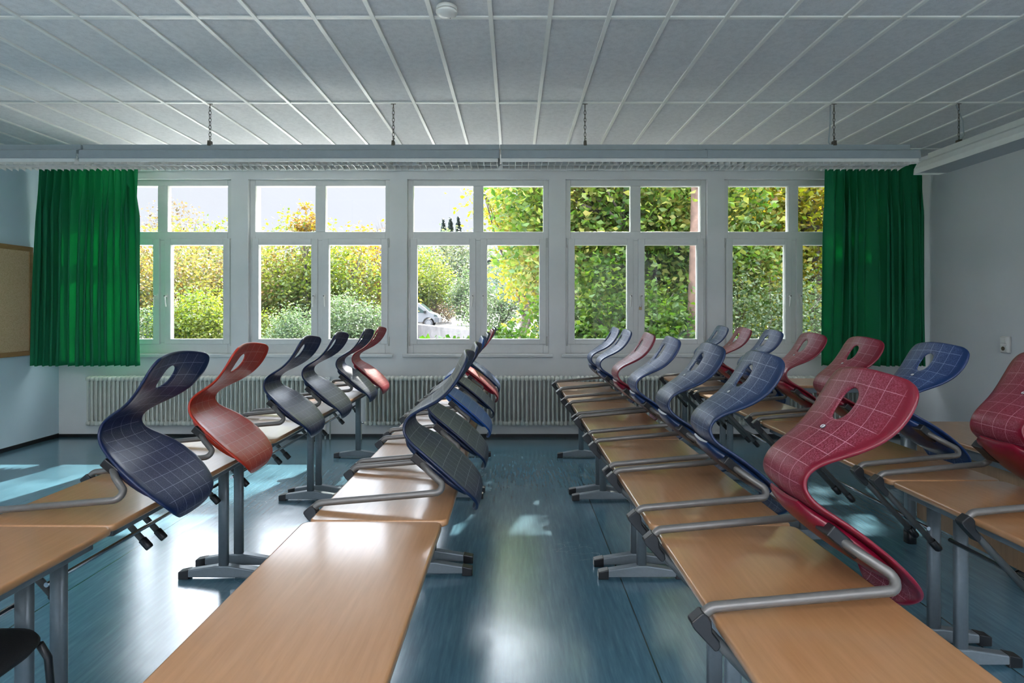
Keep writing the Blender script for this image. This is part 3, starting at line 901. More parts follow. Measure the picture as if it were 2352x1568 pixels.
radiator(XP(1690), 32, 'white column radiator in the right corner behind the rightmost chairs', True)

# ------------------------------------------------------------------ curtains
def curtain(x0t, x1t, x0b, x1b, y, zt, zb, nf, label, seed, flap=False):
    rd = np.random.RandomState(seed)
    n = nf * 12; m = 34
    ph = rd.uniform(-.5, .5, 40)
    U = np.linspace(0, 1, n + 1)
    # irregular pleat phase
    knots = np.cumsum(rd.uniform(.45, 1.6, nf + 1)); knots = (knots - knots[0]) / (knots[-1] - knots[0])
    phase = np.interp(U, knots, np.arange(nf + 1)) * 2 * PI
    fine = np.interp(U, np.linspace(0, 1, nf * 2 + 1), np.arange(nf * 2 + 1)) * 2 * PI + 1.0
    amp = np.interp(U, knots, rd.uniform(.030, .078, nf + 1))
    lean = np.interp(U, knots, rd.uniform(-.03, .03, nf + 1))
    verts = []
    for j in range(m + 1):
        t = j / m                    # 0 top
        z = zt + (zb - zt) * t
        k = min(1, t * 4.0)
        x = (x0t + (x1t - x0t) * U) * (1 - t) + (x0b + (x1b - x0b) * U) * t
        pr = phase + 0.5 * np.sin(phase * .37 + t * 2.2 + seed)
        a = amp * (.35 + .65 * k) * (1 + .15 * np.sin(3 * t + U * 9))
        w = np.tanh(1.7 * np.sin(pr)) * a
        w += (1 - k) * .012 * np.sin(fine) + .004 * np.sin(fine * .7 + t * 3)
        xo = x + .45 * a * np.sin(2 * pr) * k + lean * math.sin(t * 2.6) * k
        zz = z + (0.006 * np.sin(pr) if j == m else 0)
        for i in range(n + 1): verts.append((xo[i], y + w[i], zz[i] if j == m else z))
    faces = [(j * (n + 1) + i, j * (n + 1) + i + 1, (j + 1) * (n + 1) + i + 1, (j + 1) * (n + 1) + i) for j in range(m) for i in range(n)]
    mb = MB(); mb.add(verts, faces, True)
    o = mb.build('curtain', M['curtain'], None, fix=False)
    s = o.modifiers.new('thick', 'SOLIDIFY'); s.thickness = .0015
    tag(o, label, 'curtain', None)
    return o
curtain(-5.29, -4.175, -5.345, -4.165, 6.33, 3.125, .885, 14, 'green pleated curtain hanging at the left end of the windows', 3)
curtain(3.475, 4.53, 3.430, 4.56, 6.33, 3.125, .885, 13, 'green pleated curtain hanging at the right end of the windows', 8)
mb = MB(); mb.box(XL + .01, XR - .01, 6.315, 6.345, 3.13, 3.155)
for x in np.arange(-5.0, 4.6, 1.2): mb.box(x - .012, x + .012, 6.32, 6.34, 3.15, ZC)
cr = mb.build('curtain_rail', M['white_plastic'], None, .002)
tag(cr, 'white curtain rail fixed under the ceiling in front of the windows', 'curtain rail')

# ------------------------------------------------------------------ pinboard, switch, smoke detector
root = empty('pinboard', (XL, 5.4, 1.0))
mb = MB(); mb.box(0.004, 0.018, -1.5, 0.90, 0.05, 1.15); mb.build('cork_panel', M['cork'], root)
mb = MB()
mb.box(0.0, 0.026, -1.55, 0.95, 0.0, 0.052); mb.box(0.0, 0.026, -1.55, 0.95, 1.148, 1.20)
mb.box(0.0, 0.026, 0.90, 0.95, 0.052, 1.148); mb.box(0.0, 0.026, -1.55, -1.50, 0.052, 1.148)
mb.build('wooden_frame', M['board_frame'], root, .003)
tag(root, 'cork pinboard in a wooden frame on the left wall beside the curtain', 'pinboard')

sy = XR * F / (2314 - 1180)
root = empty('switch_socket_unit', (XR, sy, 1.51 - 81 * sy / F))
mb = MB(); mb.loft([[(-d, a, b_) for a, b_ in rrect(-.041 + i, .041 - i, -.077 + i, .077 - i, .008)] for d, i in ((0, 0), (.028, 0), (.034, .003), (.036, .008))], True, True)
mb.build('housing', M['white_plastic'], root)
mb = MB(); mb.prism_y([(-.036, .010), (-.044, .012), (-.050, .068), (-.036, .070)], -.028, .028); mb.build('rocker', M['white_plastic'], root, .003)
mb = MB(); mb.loft([[(-d, a, b_) for a, b_ in rrect(-.031, .031, -.069, -.006, .006)] for d in (.034, .042)], True, True)
sk = mb.build('socket_plate', M['white_plastic'], root, .002)
mb = MB(); mb.cyl((-.040, 0, -.0375), (-.0435, 0, -.0375), .0195, 24); mb.build('socket_recess', M['socket_hole'], sk)
tag(root, 'white surface light switch above a power socket on the right wall', 'light switch')

root = empty('smoke_detector', ((1026 - 1180) * 3.22 / F, 3.22, ZC))
mb = MB()
def disc(mb, prof, n=36):
    mb.loft([[(r * math.cos(2 * PI * k / n), r * math.sin(2 * PI * k / n), z) for k in range(n)] for r, z in prof], True, True)
disc(mb, [(.059, -.004), (.060, -.022), (.057, -.024)]); mb.build('base', M['white_plastic'], root)
mb = MB(); disc(mb, [(.052, -.020), (.052, -.028)]); mb.build('air_slot', M['black_plastic'], root)
mb = MB(); disc(mb, [(.060, -.027), (.061, -.033), (.056, -.043), (.040, -.051), (.018, -.055), (.004, -.056)]); mb.build('dome', M['white_plastic'], root)
mb = MB(); mb.cyl((.018, .022, -.050), (.018, .022, -.0555), .003, 8); mb.build('indicator', M['grey_mark'], root)
tag(root, 'round white smoke detector on the ceiling boards', 'smoke detector')

# ------------------------------------------------------------------ pendant lamps
def chain(mb, x, y, z0, z1):
    n = int(round((z0 - z1) / 0.030))
    p = (z0 - z1) / n
    for i in range(n):
        zc = z0 - (i + .5) * p; pts = []
        for k in range(10):
            a = 2 * PI * k / 10
            u = .0085 * math.cos(a); v = (.5 * p + .004) * math.sin(a)
            pts.append((x + (u if i % 2 else u * .25), y + (u if not i % 2 else u * .25), zc + v))
        mb.tube(pts, .0025, 5, closed=True)

LY = 4.80; LZ = 2.693
LAMPS = []
def lamp_bar(x0, x1, label, chains, clamps):
    root = empty('pendant_lamp', ((x0 + x1) / 2, LY, LZ)); h = (x1 - x0) / 2
    def X(v): return v - (x0 + x1) / 2
    mb = MB(); mb.prism_x([(-.075, .140), (-.075, .185), (.075, .185), (.075, .140)], -h + .002, h - (.045 if 'right' in label else 0)); mb.build('gear_tray', M['lamp_body'], root, .003)
    mb = MB()
    prof = [(-.085, .139), (-.128, .122), (-.135, .058), (-.125, .056), (-.118, .112), (.118, .112), (.125, .056), (.135, .058), (.128, .122), (.085, .139)]
    mb.prism_x(prof, -h + .012, h); mb.build('housing', M['lamp_body'], root)
    mb = MB(); mb.box(-h + .02, h - .02, -.10, .10, .106, .111); mb.build('reflector', M['mirror'], root)
    mb = MB()
    for y in (-.05, .05): mb.cyl((-h + .05, y, .083), (h - .05, y, .083), .013, 10)
    mb.build('fluorescent_tube', M['tube_glass'], root)
    mb = MB()
    n = int(2 * h / .0553)
    for i in range(n + 1):
        x = -h + .02 + i * (2 * h - .04) / n
        rg = []
        for t in np.linspace(-1, 1, 9):
            y = t * .122; zt = .056; zb = .012 + .020 * (1 - t * t) * 0.9
            rg.append([(x - .0012, y, zb), (x + .0012, y, zb), (x + .004, y, zt), (x - .004, y, zt)])
        mb.loft(rg, False, True)
    for y in (-.124, 0, .124): mb.box(-h + .01, h - .01, y - .0012, y + .0012, .028, .057)
    mb.build('louvre', M['louvre'], root)
    for cx in clamps:
        mb = MB(); x = X(cx)
        mb.prism_x([(-.088, .143), (-.132, .124), (-.139, .054), (-.1355, .056), (-.129, .1225), (-.085, .1395), (.085, .1395), (.129, .1225), (.1355, .056), (.139, .054), (.132, .124), (.088, .143)], x - .022, x + .022)
        mb.build('joint_cover', M['lamp_body'], root)
    for cx in chains:
        mb = MB(); chain(mb, X(cx), -.062, ZC - LZ - .03, .225); mb.build('chain', M['dark_chain'], root)
        mb = MB(); x = X(cx)
        mb.tube([(x - .02, -.062, ZC - LZ - .002), (x + .02, -.062, ZC - LZ - .002)], .004, 6)
        mb.tube([(x, -.062, ZC - LZ), (x, -.062, ZC - LZ - .035)], .004, 6)
        mb.build('ceiling_hook', M['dark_chain'], root)
        mb = MB()
        mb.add([(x - .010, -.085, .217), (x + .010, -.085, .217), (x + .013, -.085, .176), (x - .013, -.085, .176), (x - .010, -.040, .217), (x + .010, -.040, .217), (x + .013, -.040, .176), (x - .013, -.040, .176)],
               [(0, 1, 2, 3), (4, 7, 6, 5), (0, 4, 5, 1), (1, 5, 6, 2), (3, 2, 6, 7), (0, 3, 7, 4)])
        mb.tube([(x, -.062, .215), (x - .004, -.062, .235), (x + .006, -.062, .245), (x + .010, -.062, .232)], .003, 6)
        mb.build('hanger', M['dark_chain'], root, .001)
    tag(root, label, 'ceiling lamp', 'louvred lamps hung on chains in one line')
    LAMPS.append(root)
XC = lambda px: (px - 1180) / 276.4
lamp_bar(XC(1148), XC(2103), 'louvred pendant lamp in front of the windows, right section from the middle joint', [XC(1344), XC(1917)], [XC(1625)])
lamp_bar(XC(190), XC(1147), 'louvred pendant lamp in front of the windows, middle section', [XC(481), XC(903)], [XC(664), XC(1140)])
lamp_bar(-5.30, XC(186), 'louvred pendant lamp in front of the windows, short left section', [], [XC(182)])

# two lines of unseen uplights, added to fill the room with light
def lit(root, h, en):
    for nm, rx, z in (('fill_uplight', PI, .195),):
        ld = bpy.data.lights.new(nm, 'AREA'); ld.shape = 'RECTANGLE'; ld.size = 2 * h - .1; ld.size_y = .2
        ld.energy = en; ld.color = (1.0, .965, .98)
        lo = bpy.data.objects.new(nm, ld); COL.objects.link(lo); lo.parent = root; lo.location = (0, 0, z); lo.rotation_euler = (rx, 0, 0)
for yy in (1.35, -1.55):
    for x0_, x1_, nm in ((XC(1149), XC(2103), 'right'), (XC(190), XC(1145), 'left')):
        LY = yy
        lamp_bar(x0_, x1_, 'added unseen fill lamp over the rear of the room, %s one of the %s line' % (nm, 'nearer' if yy > 0 else 'further'), [x0_ + .8, x1_ - .8], [])
        lit(LAMPS[-1], (x1_ - x0_) / 2, {('left', 1.35): 16, ('right', 1.35): 6, ('left', -1.55): 95, ('right', -1.55): 55}[(nm, yy)])
LY = 4.80
# board lamp along the right wall
root = empty('board_lamp', (3.70, 1.0, 2.70))
y0, y1 = -2.2, 4.02
mb = MB()
pf = [(-.045, .185), (-.045, .135), (-.075, .128), (-.135, .095), (-.160, .045), (-.165, .0), (-.158, .0), (-.150, .040), (-.125, .085), (-.070, .112), (.10, .112), (.13, .02), (.14, .02), (.115, .135), (.045, .135), (.045, .185)]
mb.prism_y(pf, y0, y1); mb.build('housing', M['lamp_white'], root)
mb = MB(); mb.prism_y([(-.168, -.004), (-.162, .048), (-.136, .099), (-.076, .132), (.06, .132), (.118, .13), (.143, .02), (.05, -.004)], y1, y1 + .012); mb.build('end_cap', M['lamp_white'], root, .003)
mb = MB(); mb.box(-.157, .125, y0 + .02, y1 - .001, .012, .018); mb.build('diffuser', M['lamp_body'], root)
for yy in (4.73 - 1.0, 2.0 - 1.0, -1.3):
    mb = MB(); chain(mb, 0.0, yy, ZC - 2.70 - .03, .215); mb.build('chain', M['dark_chain'], root)
    mb = MB(); mb.tube([(0, yy, ZC - 2.70), (0, yy, ZC - 2.70 - .035)], .004, 6); mb.tube([(-.02, yy, ZC - 2.702), (.02, yy, ZC - 2.702)], .004, 6); mb.build('ceiling_hook', M['dark_chain'], root)
    mb = MB(); mb.box(-.014, .014, yy - .02, yy + .02, .18, .217); mb.build('hanger', M['dark_chain'], root, .002)
tag(root, 'long white board lamp hung along the right wall, cut by the frame', 'ceiling lamp')
mb = MB(); mb.tube([(XC(1917) - .03, 4.738, ZC - .01), (XC(1917) - .032, 4.738, 3.05), (XC(1917) - .045, 4.738, 2.90), (XC(1917) - .03, 4.738, 2.882)], .006, 6)
o = mb.build('power_cable', M['lamp_body']); tag(o, 'thin grey cable beside the rightmost chain of the window lamps', 'cable')
mb = MB(); mb.tube([(3.68, 4.735, ZC - .01), (3.735, 4.735, 3.08), (3.745, 4.735, 2.96), (3.71, 4.735, 2.889)], .006, 6)
o = mb.build('power_cable', M['lamp_body']); tag(o, 'thin grey cable beside the chain of the board lamp', 'cable')

# ------------------------------------------------------------------ outdoors
mb = MB()
ys = [7.08, 16, 22, 30, 40, 52, 60, 66, 90, 140, 260]
zs = [-.45, -.45, -.4, -.1, .02, .08, .9, 1.15, 1.4, 2.0, 4.0]
xs = [-160, -60, -30, -14, -6, 0, 6, 14, 30, 60, 160]
vs = [(x, y, z - (0.0 if abs(x) < 20 else 0.0)) for y, z in zip(ys, zs) for x in xs]
nx = len(xs)
fs = [(j * nx + i, j * nx + i + 1, (j + 1) * nx + i + 1, (j + 1) * nx + i) for j in range(len(ys) - 1) for i in range(nx - 1)]
mb.add(vs, fs, True); tag(mb.build('ground', M['grass'], fix=False), kind='structure')
mb = MB(); mb.box(-80, 80, -60, YF - .2, -.5, -.45); tag(mb.build('ground', M['grass']), kind='structure')
mb = MB(); mb.box(-9.5, 7.5, 7.075, 18.5, -.6, -.42); tag(mb.build('bounce_slab', M['bounce_slab']), kind='structure')  # unseen pale slab, added to bounce sunlight up onto the ceiling
def gz(y): return float(np.interp(y, ys, zs))
mb = MB()
rx = [(20, -3.5, 12), (28, -8.5, 14), (36, -13, 14), (44, -24, 14), (52, -24, 10), (60, -5.5, 6.5), (66, -6.5, 4.5)]
vs = []
for y, a, b_ in rx: vs += [(a, y, gz(y) + .02), (b_, y, gz(y) + .02)]
mb.add(vs, [(2 * i, 2 * i + 1, 2 * i + 3, 2 * i + 2) for i in range(len(rx) - 1)]); o = mb.build('driveway', M['asphalt'], fix=False)
tag(o, kind='structure')

# concrete walls
def wall_strip(p0, p1, z0a, z1a, z0b, z1b, th, label):
    d = (Vector(p1) - Vector(p0)); n = Vector((-d.y, d.x)).normalized() * th
    mb = MB()
    a, b_ = Vector(p0), Vector(p1)
    vs = [(a.x, a.y, z0a), (b_.x, b_.y, z0b), (b_.x, b_.y, z1b), (a.x, a.y, z1a)]
    vs += [(x + n.x, y + n.y, z) for x, y, z in vs]
    mb.add(vs, [(0, 1, 2, 3), (7, 6, 5, 4), (0, 4, 5, 1), (3, 2, 6, 7), (0, 3, 7, 4), (1, 5, 6, 2)])
    o = mb.build('retaining_wall', M['concrete'], None, .02); tag(o, label, 'wall')
wall_strip((-8.6, 31.5), (-1.25, 16.5), -.55, 1.02, -.55, .91, .25, 'low weathered concrete wall in front of the white van')
wall_strip((-2.25, 62.0), (2.2, 60.5), .8, 1.20, .8, 1.22, .3, 'far low concrete wall across the driveway, seen in the third window')

def build_garage():
    root = empty('garage', (-6.8, 64, 1.1))
    mb = MB(); mb.box(-1.6, 1.6, 0.02, 4, 0, 1.5); mb.build('walls', M['concrete'], root)
    mb = MB(); mb.box(-1.9, 1.7, -.5, 4.2, 1.42, 2.30); mb.build('roof_slab', M['concrete'], root, .03)
    mb = MB(); mb.box(.55, 1.5, -.05, .05, 0.0, 1.42); mb.build('garage_door', M['brown_door'], root, .01)
    mb = MB(); mb.box(-1.6, .1, -.35, -.05, .75, 1.35); mb.build('parapet', M['concrete'], root, .02)
    tag(root, 'flat roofed concrete garage with a brown door behind the driveway', 'garage')
build_garage()
def build_house():
    root = empty('house', (-.2, 76, 3.0))
    mb = MB(); mb.box(-3.4, 4.0, 0, 8, -1.5, 5.2); mb.build('walls', M['house_wall'], root)
    mb = MB(); mb.prism_y([(-4.0, 4.9), (.5, 6.6), (4.8, 5.0), (4.8, 4.8), (.5, 6.3), (-4.0, 4.7)], -.6, 8.6); mb.build('roof', M['house_roof'], root)
    for x in (-2.2, -.2, 2.0):
        mb = MB(); mb.box(x, x + .9, -.04, .02, 2.2, 3.6); mb.build('window', M['van_glass'], root)
    tag(root, 'blue grey house peeping out behind the trees in the third window', 'house')
build_house()

def build_van():
    root = empty('van', (-10.9, 45.5, gz(45.5) + .02), 0.0)
    def bodypts(off=0): pass
    side = [(0, .45), (0, 1.75), (.12, 1.90), (.5, 1.97), (3.0, 1.97), (3.35, 1.90), (3.75, 1.60), (4.15, 1.24), (4.62, 1.06), (4.84, .90), (4.88, .45), (4.55, .40),
            (4.42, .64), (4.2, .76), (3.96, .76), (3.74, .64), (3.60, .38), (1.38, .38), (1.25, .64), (1.03, .76), (.79, .76), (.57, .64), (.44, .40)]
    mb = MB(); mb.prism_y(side, 0, 1.85); mb.build('body', M['van_paint'], root, .05, 3)
    def flat(n, pts, mat, par=root, y0=-.012, y1=.03):
        mb = MB(); mb.prism_y(pts, y0, y1); return mb.build(n, mat, par, .008)
    flat('window', [(2.62, 1.18), (2.62, 1.68), (3.22, 1.68), (3.86, 1.20), (3.86, 1.14)], M['van_glass'])
    flat('window', [(1.35, 1.20), (1.35, 1.68), (2.45, 1.68), (2.45, 1.20)], M['van_glass'])
    flat('window', [(.2, 1.20), (.2, 1.68), (1.2, 1.68), (1.2, 1.20)], M['van_glass'])
    mb = MB(); mb.add([(3.42, .15, 1.90), (3.42, 1.7, 1.90), (4.17, 1.7, 1.27), (4.17, .15, 1.27), (3.40, .15, 1.87), (3.40, 1.7, 1.87), (4.15, 1.7, 1.24), (4.15, .15, 1.24)],
                      [(0, 1, 2, 3), (7, 6, 5, 4), (0, 4, 5, 1), (3, 2, 6, 7), (0, 3, 7, 4), (1, 5, 6, 2)]); mb.build('windscreen', M['van_glass'], root)
    flat('bumper', [(4.52, .38), (4.92, .38), (4.94, .78), (4.58, .80)], M['bumper'], y0=-.03, y1=1.88)
    flat('headlight', [(4.50, .86), (4.82, .84), (4.74, 1.0), (4.54, 1.03)], M['van_glass'])
    mb = MB(); mb.box(3.72, 3.92, -.20, -.02, 1.16, 1.36); mb.build('wing_mirror', M['black_plastic'], root, .03)
    flat('emblem', [(2.70, .86), (2.70, .98), (2.82, .98), (2.82, .86)], M['red_mark'])
    mb = MB(); mb.box(2.86, 3.20, -.010, .01, .93, .97); mb.box(2.86, 3.28, -.010, .01, .86, .89); mb.build('door_lettering', M['grey_mark'], root)
    for x in (.91, 4.08):
        for y in (.02, 1.62):
            mb = MB(); mb.tube([(x, y, .33), (x, y + .03, .33), (x, y + .19, .33), (x, y + .22, .33)], [.30, .33, .33, .30], 28); wh = mb.build('wheel', M['tyre'], root)
            mb = MB(); mb.tube([(x, y - .012, .33), (x, y + .02, .33)], [.20, .21], 20); mb.build('hub', M['wheel_disc'], wh)
    tag(root, 'white van parked behind the low concrete wall', 'van')
build_van()

# ------------------------------------------------------------------ trees and bushes
def leaves(blobs, n, size, seed, clus=0.35, per=28, shell=0.55, zmin=None, fir=False, aspect=0.62):
    rs = np.random.RandomState(seed)
    B = np.array(blobs, float)
    vol = (B[:, 3] * B[:, 4] * B[:, 5]) ** 0.75
    nc = max(1, n // per)
    bi = rs.choice(len(B), nc, p=vol / vol.sum())
    d = rs.normal(size=(nc, 3)); d /= np.linalg.norm(d, axis=1)[:, None]
    r = shell + (1 - shell) * rs.rand(nc) ** 0.6
    r = np.where(rs.rand(nc) < .25, rs.rand(nc) ** .5, r)
    cc = B[bi, :3] + d * r[:, None] * B[bi, 3:6]
    c = np.repeat(cc, per, 0)
    p = c + rs.normal(size=c.shape) * clus * np.array([1, 1, .75])
    if zmin is not None: p = p[p[:, 2] > zmin]
    n = len(p)
    a = rs.normal(size=(n, 3)); a[:, 2] *= .6; a /= np.linalg.norm(a, axis=1)[:, None]
    b = rs.normal(size=(n, 3)); b -= a * (a * b).sum(1)[:, None]; b /= np.linalg.norm(b, axis=1)[:, None]
    nrm = np.cross(a, b)
    s = size * rs.uniform(.6, 1.3, n)[:, None]
    base = p - a * s * .5; tip = p + a * s * .5
    l = p - a * s * .08 + b * s * .5 * aspect + nrm * s * .12; r_ = p - a * s * .08 - b * s * .5 * aspect + nrm * s * .12
    V = np.stack([base, l, tip, r_], 1).reshape(-1, 3)
    idx = np.arange(n)[:, None] * 4
    Fc = np.concatenate([idx + np.array([[0, 1, 2]]), idx + np.array([[0, 2, 3]])], 1).reshape(-1, 3)
    return V, Fc

def foliage(name, V, Fc, mat, parent=None):
    me = bpy.data.meshes.new(name)
    me.vertices.add(len(V)); me.vertices.foreach_set('co', V.astype('f').ravel())
    me.loops.add(len(Fc) * 3); me.loops.foreach_set('vertex_index', Fc.astype('i').ravel())
    me.polygons.add(len(Fc)); me.polygons.foreach_set('loop_start', np.arange(len(Fc), dtype='i') * 3)
    me.materials.append(mat); me.update(); me.validate()
    o = bpy.data.objects.new(name, me); COL.objects.link(o)
    if parent: o.parent = parent
    return o

def tree(base, blobs, n, size, mat, label, seed, trunk_r=.18, bark='bark', clus=.35, per=28, shell=.55, name='broadleaf_tree', lean=(0, 0), limbs=9, cat='tree', group=None, aspect=.62, top=None, sway=.08):
    x, y = base; z = gz(y) - .1
    root = empty(name, (x, y, z))
    bl = [(bx - x, by - y, bz - z, rx_, ry_, rz_) for bx, by, bz, rx_, ry_, rz_ in blobs]
    rs = random.Random(seed)
    if n:
        V, Fc = leaves(bl, n, size, seed, clus, per, shell, zmin=.05, aspect=aspect)
        foliage('foliage', V, Fc, LM[mat], root)
    if trunk_r:
        mb = MB(); zt = top or max(b_[2] for b_ in bl)
        pts = [(lean[0] * t + sway * math.sin(5 * t + seed), lean[1] * t, zt * t) for t in (0, .2, .4, .6, .8, 1)]
        mb.tube(pts, [trunk_r * (1.15 - .9 * t) for t in (0, .2, .4, .6, .8, 1)], 9)
        for k in range(limbs):
            t = rs.uniform(.25, .9); i = int(t * 5); q = Vector(pts[i]).lerp(Vector(pts[min(i + 1, 5)]), t * 5 - i)
            b_ = bl[rs.randrange(len(bl))]
            e_ = Vector((b_[0] + rs.uniform(-.8, .8) * b_[3], b_[1] + rs.uniform(-.8, .8) * b_[4], max(b_[2] + rs.uniform(-.3, .9) * b_[5], q.z + .3)))
            mid = q.lerp(e_, .5) + Vector((rs.uniform(-.2, .2), 0, rs.uniform(0, .3)))
            mb.tube([q, mid, e_], [trunk_r * (.5 - .3 * t), trunk_r * .22, trunk_r * .08], 6)
            for _ in range(2):
                e2 = e_ + Vector((rs.uniform(-.6, .6), rs.uniform(-.6, .6), rs.uniform(0, .8))) * (b_[3] * .4)
                mb.tube([mid.lerp(e_, rs.uniform(.2, .9)), e2], [trunk_r * .12, trunk_r * .04], 5)
        mb.build('trunk', M[bark], root, fix=False)
    tag(root, label, cat, group)
    return root

def U(px, d): return (px - 1180) * d / F
def ZP(py, d): return 1.51 + (710 - py) * d / F

# near trees on the right
tree((U(1500, 11), 11.0), [(1.9, 10.6, 3.6, 2.3, 1.5, 1.7), (3.1, 10.8, 3.2, 1.7, 1.4, 1.7), (1.0, 10.4, 3.7, 1.3, 1.1, 1.2), (.65, 10.2, 2.7, .75, .7, .9), (2.3, 11.4, 2.2, 1.9, 1.2, 1.7)],
     34000, .125, 'near_green', 'dense beech-like tree with dark trunk filling the fourth window', 11, .26, clus=.24, per=22, limbs=16)
tree((U(1594, 9.2), 9.2), [(3.5, 9.9, 6.8, 1.6, 1.2, 1.2)], 3000, .11, 'near_green', 'thick reddish tree trunk at the right edge of the fourth window', 12, .15, 'bark_red', clus=.22, per=20, limbs=0, lean=(.06, 0), top=6.5, sway=.015)
tree((U(1445, 12.5), 12.5), [(1.6, 12.8, 8.0, 1.8, 1.2, 1.4)], 2600, .12, 'near_yellow', 'second dark trunk behind the greenery in the fourth window', 13, .17, clus=.3, per=20, limbs=6, lean=(-.5, 0))
tree((U(1888, 11.5), 11.5), [(5.4, 11.8, 3.7, 2.2, 1.5, 1.7), (5.5, 12.0, 6.4, 1.5, .9, 1.5), (4.6, 12.4, 2.6, 1.7, 1.2, 1.7), (6.4, 11.8, 3.0, 1.6, 1.2, 1.8)], 28000, .125, 'near_yellow', 'yellow-green tree with forked trunk in the fifth window', 14, .20, clus=.28, per=20, limbs=16, lean=(-.25, 0))  # high blob, out of view, added to keep sun off the right curtain
tree((U(1180, 11.2), 13.2), [(.72, 12.4, 3.9, 1.2, 1.0, 1.3), (.62, 12.2, 2.7, .75, .8, 1.1), (-.72, 12.0, 3.75, .10, .3, .40)], 13000, .105, 'near_yellow', 'yellowing tree crown hanging into the right half of the third window', 15, .11, clus=.22, per=20, limbs=12, lean=(.8, 0))
tree((1.6, 17.5), [(2.0, 17.5, 3.2, 2.3, 1.6, 3.2), (4.2, 17.8, 3.2, 3.0, 1.6, 3.2)], 15000, .19, 'near_yellow', 'yellow lit tree glimpsed between the leaves of the fourth window', 16, .2, clus=.35)
tree((8.0, 17.0), [(7.2, 17.0, 3.4, 3.2, 1.6, 3.4), (10.5, 17.6, 3.2, 3.0, 1.6, 3.2)], 15000, .19, 'lime', 'lit green tree glimpsed behind the forked tree of the fifth window', 17, .2, clus=.35)
# shrubs below
def bush(x, y, blobs, n, size, mat, label, seed, clus=.2, group=None, name='bush', shell=.5):
    return tree((x, y), blobs, n, size, mat, label, seed, .035, clus=clus, per=22, limbs=5, name=name, cat='bush', shell=shell, group=group)
bush(1.7, 9.2, [(1.35, 9.2, .8, .85, .7, 1.0), (2.3, 9.2, .7, .85, .7, 1.2), (2.9, 9.5, .6, .8, .7, 1.3), (1.6, 9.6, 1.6, .9, .7, .9)], 9000, .105, 'ivy', 'light green large-leaved shrub filling the bottom of the fourth window', 21)
bush(4.1, 9.6, [(3.9, 9.6, .9, .9, .7, 1.3), (4.8, 9.8, .7, .9, .7, 1.4), (5.6, 10.2, .8, 1.0, .8, 1.5)], 13000, .06, 'bush', 'fine-leaved grey green bush at the bottom of the fifth window', 22, .18)
bush(4.0, 10.4, [(4.0, 10.6, 2.1, .9, .6, .9), (4.7, 10.8, 1.9, .7, .6, .9)], 3600, .11, 'near_green', 'broad-leaved green shrub above the grey green bush in the fifth window', 23, .22)
bush(-1.0, 8.6, [(-1.25, 8.6, .55, .55, .4, .50), (-.6, 8.6, .58, .5, .4, .52), (.0, 8.7, .66, .55, .4, .62)], 3800, .10, 'ivy', 'bright green ivy growing right below the third window', 24, .10)
bush(.55, 9.4, [(.75, 9.4, .85, .45, .5, .95)], 3000, .10, 'ivy', 'bright green shrub in the lower right corner of the third window', 25, .15)
bush(-2.9, 8.8, [(-2.2, 8.9, .62, .35, .3, .42)], 700, .09, 'ivy', 'small sunlit green twigs at the foot of the second window', 26, .10)
# middle distance, left
def T(px, d, r, zc, rz, n, size, mat, label, seed, **k):
    x = U(px, d); return tree((x, d), [(x, d, zc, r, r * .8, rz), (x - r * .5, d + .3, zc - rz * .35, r * .7, r * .6, rz * .6), (x + r * .5, d - .2, zc - rz * .3, r * .7, r * .6, rz * .6)], n, size, mat, label, seed, **k)
G1 = 'autumn trees beyond the driveway'
T(340, 24, 2.6, 2.6, 2.5, 8000, .17, 'autumn', 'autumn tree showing beside the left curtain edge', 31, clus=.4, group=G1)
T(440, 27, 3.2, 2.8, 2.7, 9000, .18, 'autumn', 'brownish autumn tree in the middle of the first window', 32, clus=.45, group=G1)
T(520, 30, 2.7, 3.2, 2.9, 8000, .19, 'lime', 'green-yellow tree at the right end of the first window', 33, clus=.45, group=G1)
T(610, 26, 2.6, 2.6, 2.3, 8000, .17, 'autumn', 'pinkish autumn tree at the left of the second window', 34, clus=.4, group=G1)
T(695, 25, 1.9, 3.0, 2.6, 7000, .17, 'lime', 'yellow-green tree rising above the others in the second window', 35, clus=.34, group=G1)
T(770, 26, 2.3, 2.5, 2.3, 8000, .17, 'lime', 'lime green tree left of the orange one', 36, clus=.4, group=G1)
T(848, 28, 1.8, 3.0, 2.5, 6000, .18, 'orange', 'orange tinted tree at the right of the second window', 37, clus=.4, group=G1)
T(975, 53, 2.6, 4.3, 2.6, 8000, .24, 'lime', 'yellow-green tree above the white van', 38, clus=.5, group=G1)
T(915, 55, 2.6, 3.8, 2.9, 7000, .24, 'lime', 'light green tree hidden mostly behind the pier between second and third window', 39, clus=.5, group=G1)
T(1045, 80, 6.0, 6.5, 6.0, 9000, .45, 'far', 'big dull green tree behind the garage', 40, clus=.9, group=G1)
T(1090, 50, 1.9, 2.9, 2.6, 5000, .22, 'bush', 'slim green tree just right of the garage', 41, clus=.4, group=G1)
T(1150, 34, 1.9, 1.9, 2.1, 5000, .16, 'bush', 'grey green tree under the house in the third window', 42, clus=.35, group=G1)
# tall twig tops against the sky
T(395, 31, 1.5, 6.4, 1.0, 500, .16, 'dry', 'nearly bare twigs rising above the first window trees', 43, clus=.3, trunk_r=.06, limbs=16)
T(702, 24.5, .55, 5.4, .75, 700, .15, 'orange', 'slender yellow treetop against the sky in the second window', 44, clus=.16, trunk_r=.06, limbs=6)
T(865, 38, 1.6, 6.6, 1.2, 220, .18, 'dry', 'bare branched treetop at the right of the second window', 45, clus=.3, trunk_r=.07, limbs=18)
